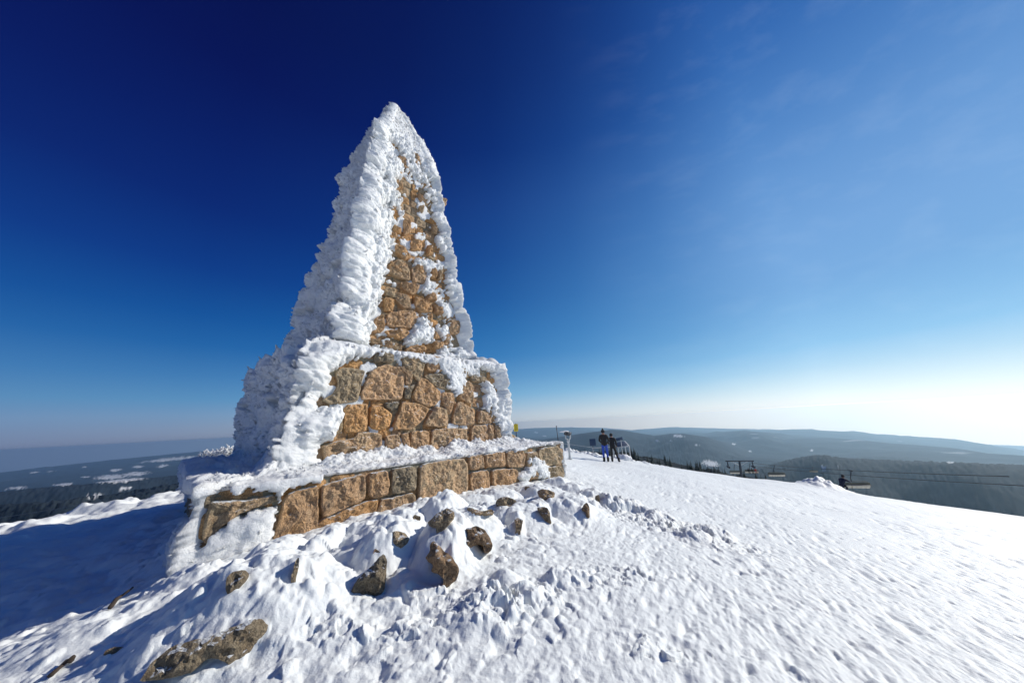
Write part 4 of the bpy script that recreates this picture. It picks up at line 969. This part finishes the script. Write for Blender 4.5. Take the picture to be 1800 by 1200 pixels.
# skier leaning into the slope at the snowfield's edge
d = ray(1488, 872); sk_ = Vector(d * 27.0); sk_.z = gz(sk_.x, sk_.y) if gz(sk_.x, sk_.y) > d[2]*27 - .6 else d[2]*27 - .25
sp_ = person(sk_, R_(-70), dict(pel=(0,-.22,.62), sp=(0,-.12,.76), ch=(0,.08,.95), nk=(0,.20,1.06), hd=(0,.27,1.13), ht=(0,.30,1.24), hl=(-.10,-.2,.60), hr=(.10,-.2,.60),
      kl=(-.12,.16,.45), kr=(.12,.16,.45), al=(-.12,0,.12), ar=(.12,0,.12), tl=(-.12,.16,.06), tr=(.12,.16,.06), sl=(-.19,.1,1.0), sr=(.19,.1,1.0), el=(-.3,.28,.86), er=(.3,.28,.86), wl=(-.26,.52,.84), wr=(.26,.5,.84)),
      'crouching skier in dark clothes dropping over the edge of the snowfield', [M_NAVY, M_NAVY, M_SKIN, M_BLACK], .6, 1.0, hat='helmet', hk=1.0)
for s_ in (-1, 1):
    k = MB(); k.box((sp_.location + Matrix.Rotation(R_(-70), 3, 'Z') @ Vector((s_*.13, .05, .035))), (.09, 1.7, .03), Matrix.Rotation(R_(-70), 3, 'Z'), .01)
    tag(k.build('ski', plain('ski_paint', (.05,.02,.12), .4)), 'dark %s ski under the crouching skier' % ('left' if s_ < 0 else 'right'), 'ski')
    k = MB(); q0 = Matrix.Rotation(R_(-70), 3, 'Z') @ Vector((s_*.27, .60, .84)); q1 = Matrix.Rotation(R_(-70), 3, 'Z') @ Vector((s_*.55, -.1, .12)); k.tube([sp_.location + q0, sp_.location + q1], .012, 6)
    tag(k.build('ski_pole', M_BLACK), "thin pole in the crouching skier's %s hand" % ('left' if s_ < 0 else 'right'), 'ski pole')

# ------------------------------------------------------------------ things on the summit edge
M_FROST = snow_mat('frosted_metal', (.50, .53, .55), fine=.01, grain=60, mid=.02, midscale=20)
M_STEEL = plain('dark_steel', (.06, .068, .08), .5, .6); M_PANEL = plain('navy_panel', (.02, .05, .11), .5)
p = hit(1002, 807)
sc = empty('viewing_telescope', p, 'frost covered coin telescope on a post at the summit edge', 'telescope', rz=R_(-25))
mb = MB(); mb.tube([(0,0,0),(0,0,.9),(0,0,1.0)], .06, 12, .05).ball((0,0,.02), (.16,.15,.05)); mb.ball((0,0,.95), (.08,.08,.08)); lp = mb.build('post', M_FROST, sc); lump(lp.data, .03, .12, 3)
mb = MB(); mb.tube([(0,0,1.0),(-.13,0,1.12),(-.12,0,1.3)], .04, 8); mb.tube([(0,0,1.0),(.13,0,1.12),(.12,0,1.3)], .04, 8); mb.build('yoke', M_FROST, sc)
hd_ = MB(); rt = Matrix.Rotation(R_(12), 3, 'Y'); hd_.box((0,.02,1.38), (.34,.44,.2), rt, .05); hd_ = hd_.build('head', M_STEEL, sc)
for s_ in (-1, 1): MB().tube([(s_*.08,-.2,1.38),(s_*.08,-.32,1.38)], .05, 10).build('eyepiece', M_STEEL, hd_)
mb = MB(); mb.ball((-.18,.0,1.47), (.3,.22,.05)); s_ = mb.build('snow_cap', M_SNOW, sc); lump(s_.data, .04, .12, 6)

p = hit(984, 797, rmax=40); p = at(984, 797, 29)
q = at(978, 749, 29)
mb = MB(); mb.tube([p, q], .04, 8, .03); mb.ball(q, (.05,.05,.06)); tag(mb.build('marker_pole', M_STEEL), 'thin dark marker pole leaning left behind the telescope', 'pole')
# yellow sign
p = at(909, 790, 21); t_ = at(909, 744, 21); sg = empty('warning_sign', p, 'small yellow sign on a dark post just right of the monument', 'sign')
h_ = (t_ - p).length
MB().tube([(0,0,0),(0,0,h_)], .03, 8).build('post', M_STEEL, sg)
mb = MB(); mb.box((0,-.045,h_-.26), (.28,.03,.46), bev=.01); pl = mb.build('sign_plate', plain('yellow_plate', (.62, .48, .02), .5), sg)
mb = MB(); mb.tube([(-.08,-.07,h_-.40),(0,-.07,h_-.14),(.08,-.07,h_-.40),(-.08,-.07,h_-.40)], .012, 6); mb.build('symbol', M_STEEL, pl)
# info desk
p = hit(1097, 808); ds = empty('info_desk', p, 'frosted steel info desk with a slanted dark panel right of the two people', 'info board', rz=R_(14))
for x_, nm in ((-.33, 'leg'), (.33, 'leg')):
    for y_ in (.1,): l_ = MB().tube([(x_, y_ - .0, -.1), (x_ * .9, y_, .95 + y_*.6)], .03, 8).build('leg', M_FROST, ds); lump(l_.data, .012, .06, 2)
rt = Matrix.Rotation(R_(32), 3, 'X') @ Matrix.Rotation(R_(-6), 3, 'Y')
MB().box((0,.08,1.1), (1.0,.62,.04), rt, .01).build('desk_frame', M_FROST, ds)
MB().box((-.05,.06,1.135), (.86,.5,.025), rt, .008).build('panel', M_PANEL, ds)
p2 = hit(1090, 806.5); mb = MB(); mb.ball(p2 + Vector((.25,.1,.02)), (.55,.4,.22), sub=4); o = mb.build('snow_heap', M_SNOW); lump(o.data, .10, .25, 9, 4); tag(o, 'heap of loose snow around the feet of the info desk', 'snow heap')
ds2 = empty('info_board', hit(1088, 805), 'dark blue slanted board right behind the slimmer person in black', 'info board', rz=R_(-20))
MB().box((0,0,1.25), (.9,.5,.04), Matrix.Rotation(R_(-25), 3, 'X') @ Matrix.Rotation(R_(-12), 3, 'Y'), .01).build('panel', M_PANEL, ds2)
for x_ in (-.3, .3): MB().tube([(x_,0,-.1),(x_,0,1.22)], .03, 8).build('leg', M_FROST, ds2)
# railing with a board
a_r = at(1044, 806, 25.5); rl = empty('railing', a_r, 'low frosted rail behind the two people', 'railing')
z1 = 17 * 25.5 / FPX
for dx in (0, 1.6, 2.9):
    o = MB().tube([(dx,.1*dx,-.2),(dx,.1*dx,z1)], .04, 8).build('post', M_FROST, rl); lump(o.data, .02, .08, 2)
o = MB().tube([(0,0,z1),(1.6,.16,z1-.02),(2.9,.29,z1-.06)], .035, 8).build('rail', M_FROST, rl); lump(o.data, .012, .08, 2)
bd = empty('notice_board', at(1045, 806, 26.5), 'small square dark blue notice board left of the taller person', 'notice board')
k_ = 26.5 / FPX
MB().box((0,0,26*k_), (10*k_,.05,11*k_), bev=.01).build('panel', M_PANEL, bd); MB().tube([(0,0.05,-.2),(0,.05,30*k_)], .03, 8).build('post', M_STEEL, bd)
mb = MB(); pts = [at(x_, y_, 26) for x_, y_ in ((985,779),(1005,781),(1025,784),(1045,787))]; mb.tube(pts, .012, 5)
tag(mb.build('fence_wire', M_FROST), 'thin frosted wire strung between the marker pole and the low rail', 'wire')

# ------------------------------------------------------------------ chairlift
M_SEAT = plain('lift_seat', (.42, .40, .34), .6); M_LFT = plain('lift_frame', (.10, .105, .08), .6)
g1 = at(1496, 826.5, 46); g2 = at(1361, 817.5, 72); cdir = (g1 - g2).normalized(); chd = Vector((cdir.x, cdir.y, 0)).normalized(); side_ = Vector((chd.y, -chd.x, 0))
tw_x = g2 + (g2 - g1).normalized() * 14
def chair(g, label, group='chairs hanging from the lift cable'):
    rz = math.atan2(side_.y, side_.x)
    c = empty('lift_chair', g, label, 'chairlift chair', group, rz=rz)
    MB().box((0,0,0), (.16,.5,.14), bev=.03).build('grip', M_STEEL, c)
    MB().tube([(0,0,-.05),(.12,0,-.4),(.28,0,-.9),(.32,0,-1.35)], .06, 8).build('hanger', M_STEEL, c)
    mb = MB(); mb.tube([(-1.55,0,-1.95),(-1.5,0,-1.55),(-1.2,0,-1.38),(1.2,0,-1.38),(1.5,0,-1.55),(1.55,0,-1.95),(1.55,.5,-2.02)], .045, 8); mb.build('frame', M_LFT, c)
    mb = MB(); mb.box((0,.04,-1.68), (2.9,.07,.42), Matrix.Rotation(R_(-10), 3, 'X'), .03); mb.build('backrest', M_LFT, c)
    mb = MB()
    for k in range(6): mb.box((-1.21 + k*.484,.02,-2.0), (.46,.55,.12), Matrix.Rotation(R_(52), 3, 'X'), .04)
    mb.build('seat', M_SEAT, c)
    MB().tube([(-1.4,.5,-1.75),(0,.58,-1.78),(1.4,.5,-1.75)], .025, 6).build('safety_bar', M_STEEL, c)
    return c
def copy_tree(o, loc, label, scale=1):
    r = o.copy(); col.objects.link(r); r.location = loc; r['label'] = label; r.scale = (scale,)*3
    for ch in list(o.children):
        c = ch.copy(); col.objects.link(c); c.parent = r
    return r
c0 = chair(g1, 'nearest empty lift chair with a pale seat, above the crouching skier')
copy_tree(c0, g2, 'empty lift chair halfway between the nearest chair and the lift pylon')
copy_tree(c0, at(1291, 817, 92), 'lift chair left of the lift pylon post')
cocc = copy_tree(c0, at(1318, 815, 88), 'occupied lift chair with riders right beside the pylon')
copy_tree(c0, at(1258, 824, 120), 'small far lift chair low over the snow left of the pylon')
copy_tree(c0, at(1428, 820, 150), 'faint far lift chair hanging above the forest between the two nearest chairs')
sit = dict(pel=(0,0,.0), sp=(0,.0,.2), ch=(0,.02,.42), nk=(0,.03,.56), hd=(0,.05,.65), ht=(0,.05,.76), hl=(-.1,.04,0), hr=(.1,.04,0), kl=(-.12,.45,-.02), kr=(.12,.45,-.02), al=(-.12,.48,-.42), ar=(.12,.48,-.42),
           tl=(-.12,.64,-.46), tr=(.12,.64,-.46), sl=(-.18,0,.48), sr=(.18,0,.48), el=(-.26,.1,.25), er=(.26,.1,.25), wl=(-.15,.36,.2), wr=(.15,.36,.2))
for k, (mt, lb) in enumerate(((M_RED, 'rider in a red jacket on the occupied lift chair'), (M_OLIVE, 'rider in an olive jacket in the middle of the lift chair'), (M_BLACK, 'rider in black on the right of the occupied lift chair'))):
    o_ = cocc.location + side_ * (-.9 + .75 * k) + Vector((0, 0, -1.82)) - chd * 0.0
    person(o_, math.atan2(side_.y, side_.x), sit, lb, [mt if k != 2 else M_DARK, mt, M_SKIN, M_BLACK], .05, .5, 'riders on the lift chair', 'helmet')
tb = at(1307, 862, 86); tt = at(1300, 811, 86)
pyl = empty('lift_pylon', tb, 'dark chairlift pylon with a crossarm, standing beyond the edge of the snowfield', 'lift pylon')
tp = tt - tb; k_ = 86 / FPX; xr = side_ if side_.x > 0 else -side_
MB().tube([Vector((0,0,-6)), Vector((0,0,0)), tp * .85, tp + Vector((0,0,-.0))], .34, 12, .24).build('mast', M_STEEL, pyl)
MB().box(tp + Vector((0,0,.15)), (6.2,.26,.26), Matrix.Rotation(math.atan2(xr.y, xr.x), 3, 'Z'), .04).build('crossarm', M_STEEL, pyl)
for s_ in (-1, 1):
    q = tp + xr * 2.7 * s_; m_ = MB(); m_.tube([q, q + Vector((0,0,-1.1))], .12, 8); m_.build('hanger', M_STEEL, pyl)
    w_ = MB(); w_.box(q + Vector((0,0,-1.15)), (.3, 2.6, .28), Matrix.Rotation(math.atan2(chd.y, chd.x) - R_(90), 3, 'Z'), .05)
    for j in range(4): w_.tube([q + chd * (-.9 + .6*j) + Vector((0,0,-1.35)) - xr*.1, q + chd * (-.9 + .6*j) + Vector((0,0,-1.35)) + xr*.1], .18, 10)
    w_.build('pulley_train', M_STEEL, pyl)
    MB().tube([tp + xr*1.9*s_ + Vector((0,0,.1)), tp*.86], .08, 6).build('brace', M_FROST, pyl)
for (A_, B_, lb) in ((g2, g1, 'upper cable of the chairlift, carrying the chairs'), (at(1371, 824, 66), at(1550, 838.5, 42), 'lower cable of the chairlift')):
    dd = (B_ - A_); pts = []
    for i in range(40):
        t = -.62 + i * (1.75 + .62) / 39; pts.append(A_ + dd * t + Vector((0, 0, .25 * (t*(t-1)))))
    tag(MB().tube(pts, .035, 6).build('lift_cable', M_STEEL), lb, 'cable', 'cables of the chairlift')
for (A_, B_, lb) in ((at(37, 904, 50), at(277, 860, 50), 'upper thin wire crossing the dark valley on the left'), (at(0, 935, 45), at(225, 891, 45), 'lower thin wire just above the sunlit snow edge on the left')):
    dd = B_ - A_; pts = [A_ + dd * t + Vector((0,0,.5*(t*(t-1)))) for t in np.linspace(-.6, 1.6, 24)]
    tag(MB().tube(pts, .03, 5).build('wire', plain('pale_wire', (.3, .32, .3), .6)), lb, 'wire', 'wires over the left valley')

# ------------------------------------------------------------------ conifers below the edge
M_NEED = plain('spruce_needles', (.022, .035, .026), .9); M_BARK = plain('bark', (.05, .035, .025), .9)
def conifer(seed, H):
    g = random.Random(seed)
    t = empty('conifer', (0,0,0), 'x', 'conifer')
    MB().tube([(0,0,-1),(0,0,H*.5),(0,0,H)], H*.018, 7, .02).build('trunk', M_BARK, t)
    bm = bmesh.new(); z = H * .10
    while z < H * .99:
        L = (H - z) * .23 * g.uniform(.75, 1.15) + .1; nb = 9
        for k in range(nb):
            an = k * math.tau / nb + g.uniform(-.35, .35); ll = L * g.uniform(.65, 1.15)
            d = Vector((math.cos(an), math.sin(an), 0)); s_ = Vector((-d.y, d.x, 0)); z0 = z + g.uniform(-.1, .1)
            c = Vector((0,0,z0)); w = ll * .30
            pts = [c + Vector((0,0,.12*ll)), c + d*ll*.55 + s_*w + Vector((0,0,-.12*ll)), c + d*ll + Vector((0,0,-.28*ll)), c + d*ll*.55 - s_*w + Vector((0,0,-.12*ll)), c + d*ll*.5 + Vector((0,0,.04*ll))]
            v = [bm.verts.new(p) for p in pts]
            bm.faces.new((v[0], v[1], v[4])); bm.faces.new((v[1], v[2], v[4])); bm.faces.new((v[2], v[3], v[4])); bm.faces.new((v[3], v[0], v[4]))
        z += H * .028 + .08
    me = bpy.data.meshes.new('crown'); bm.to_mesh(me); bm.free(); link('crown', me, M_NEED, t, smooth=False)
    return t
protos = [conifer(s_, 11) for s_ in (1, 2, 3, 4)]
g = random.Random(11); xs = sorted([g.uniform(1098, 1345) for _ in range(46)] + [g.uniform(905, 1100) for _ in range(20)]); used = set()
skx = [880, 905, 1000, 1100, 1150, 1200, 1250, 1300, 1345]; sky_ = [781, 786, 788, 785, 794, 806, 813, 822, 832]
for i, x in enumerate(xs):
    top = np.interp(x, skx, sky_) + g.uniform(-3, 9); dp = g.uniform(190, 300); H = g.uniform(8, 13); pt = at(x, top, dp)
    k = i % 4; loc = (pt.x, pt.y, pt.z - H)
    lb = 'dark conifer in the row sloping down beyond the snowfield edge, right of the info desk' if x > 1100 else 'dark conifer low behind the telescope and the two people'
    if k not in used: t = protos[k]; used.add(k); t.location = loc; t['label'] = lb; t.scale = (H/11,)*3
    else: t = copy_tree(protos[k], loc, lb, H/11)
    t['group'] = 'conifers right of the info desk' if x > 1100 else 'conifers behind the telescope'
    t.rotation_euler = (0, 0, g.uniform(0, 6))

# ------------------------------------------------------------------ frosted shrub and twigs
def shrub(name, c, w, h, n_, label, seed):
    g = random.Random(seed); mb = MB()
    for i in range(n_):
        b0 = Vector((g.uniform(-w, w), g.uniform(-.3, .3), -.1)); hh = h * (1 - .5*abs(b0.x)/w) * g.uniform(.5, 1)
        p1 = b0 + Vector((g.uniform(-.15,.15), g.uniform(-.1,.1), hh*.5)); p2 = p1 + Vector((g.uniform(-.2,.2), g.uniform(-.1,.1), hh*.5))
        mb.tube([b0, p1, p2], .035, 5, .02)
        for _ in range(3):
            s_ = b0.lerp(p2, g.uniform(.3, 1)); mb.tube([s_, s_ + Vector((g.uniform(-.15,.15), g.uniform(-.1,.1), g.uniform(.03,.18)))], .03, 5, .015)
            mb.ball(s_, (g.uniform(.03,.07),)*3, sub=1)
    o = mb.build(name, M_RIME); o.location = c; tag(o, label, 'shrub'); return o
c = at(395, 806, 15.5); shrub('frosted_shrub', c, 1.1, .75, 90, 'low frosted shrub in blue shade behind the left foot of the monument', 4)
for pts, dz, lb in (([(193,1073),(203,1062),(212,1052),(222,1046),(232,1038)], .03, 'thin dark curved twig lying in the blue shadow on the left'), ([(86,1196),(96,1184),(106,1176),(114,1168),(124,1166)], .02, 'short dark twig on the snow near the lower left corner')):
    P = []
    for x, y in pts: q = hit(x, y); P.append(q + Vector((0,0,dz)))
    mb = MB(); mb.tube(P, .018, 6, .012); mb.tube([P[2], P[2] + Vector((.05,.02,.04))], .01, 5)
    o = mb.build('twig', M_BARK); tag(o, lb, 'twig'); lump(o.data, .01, .04, 2)
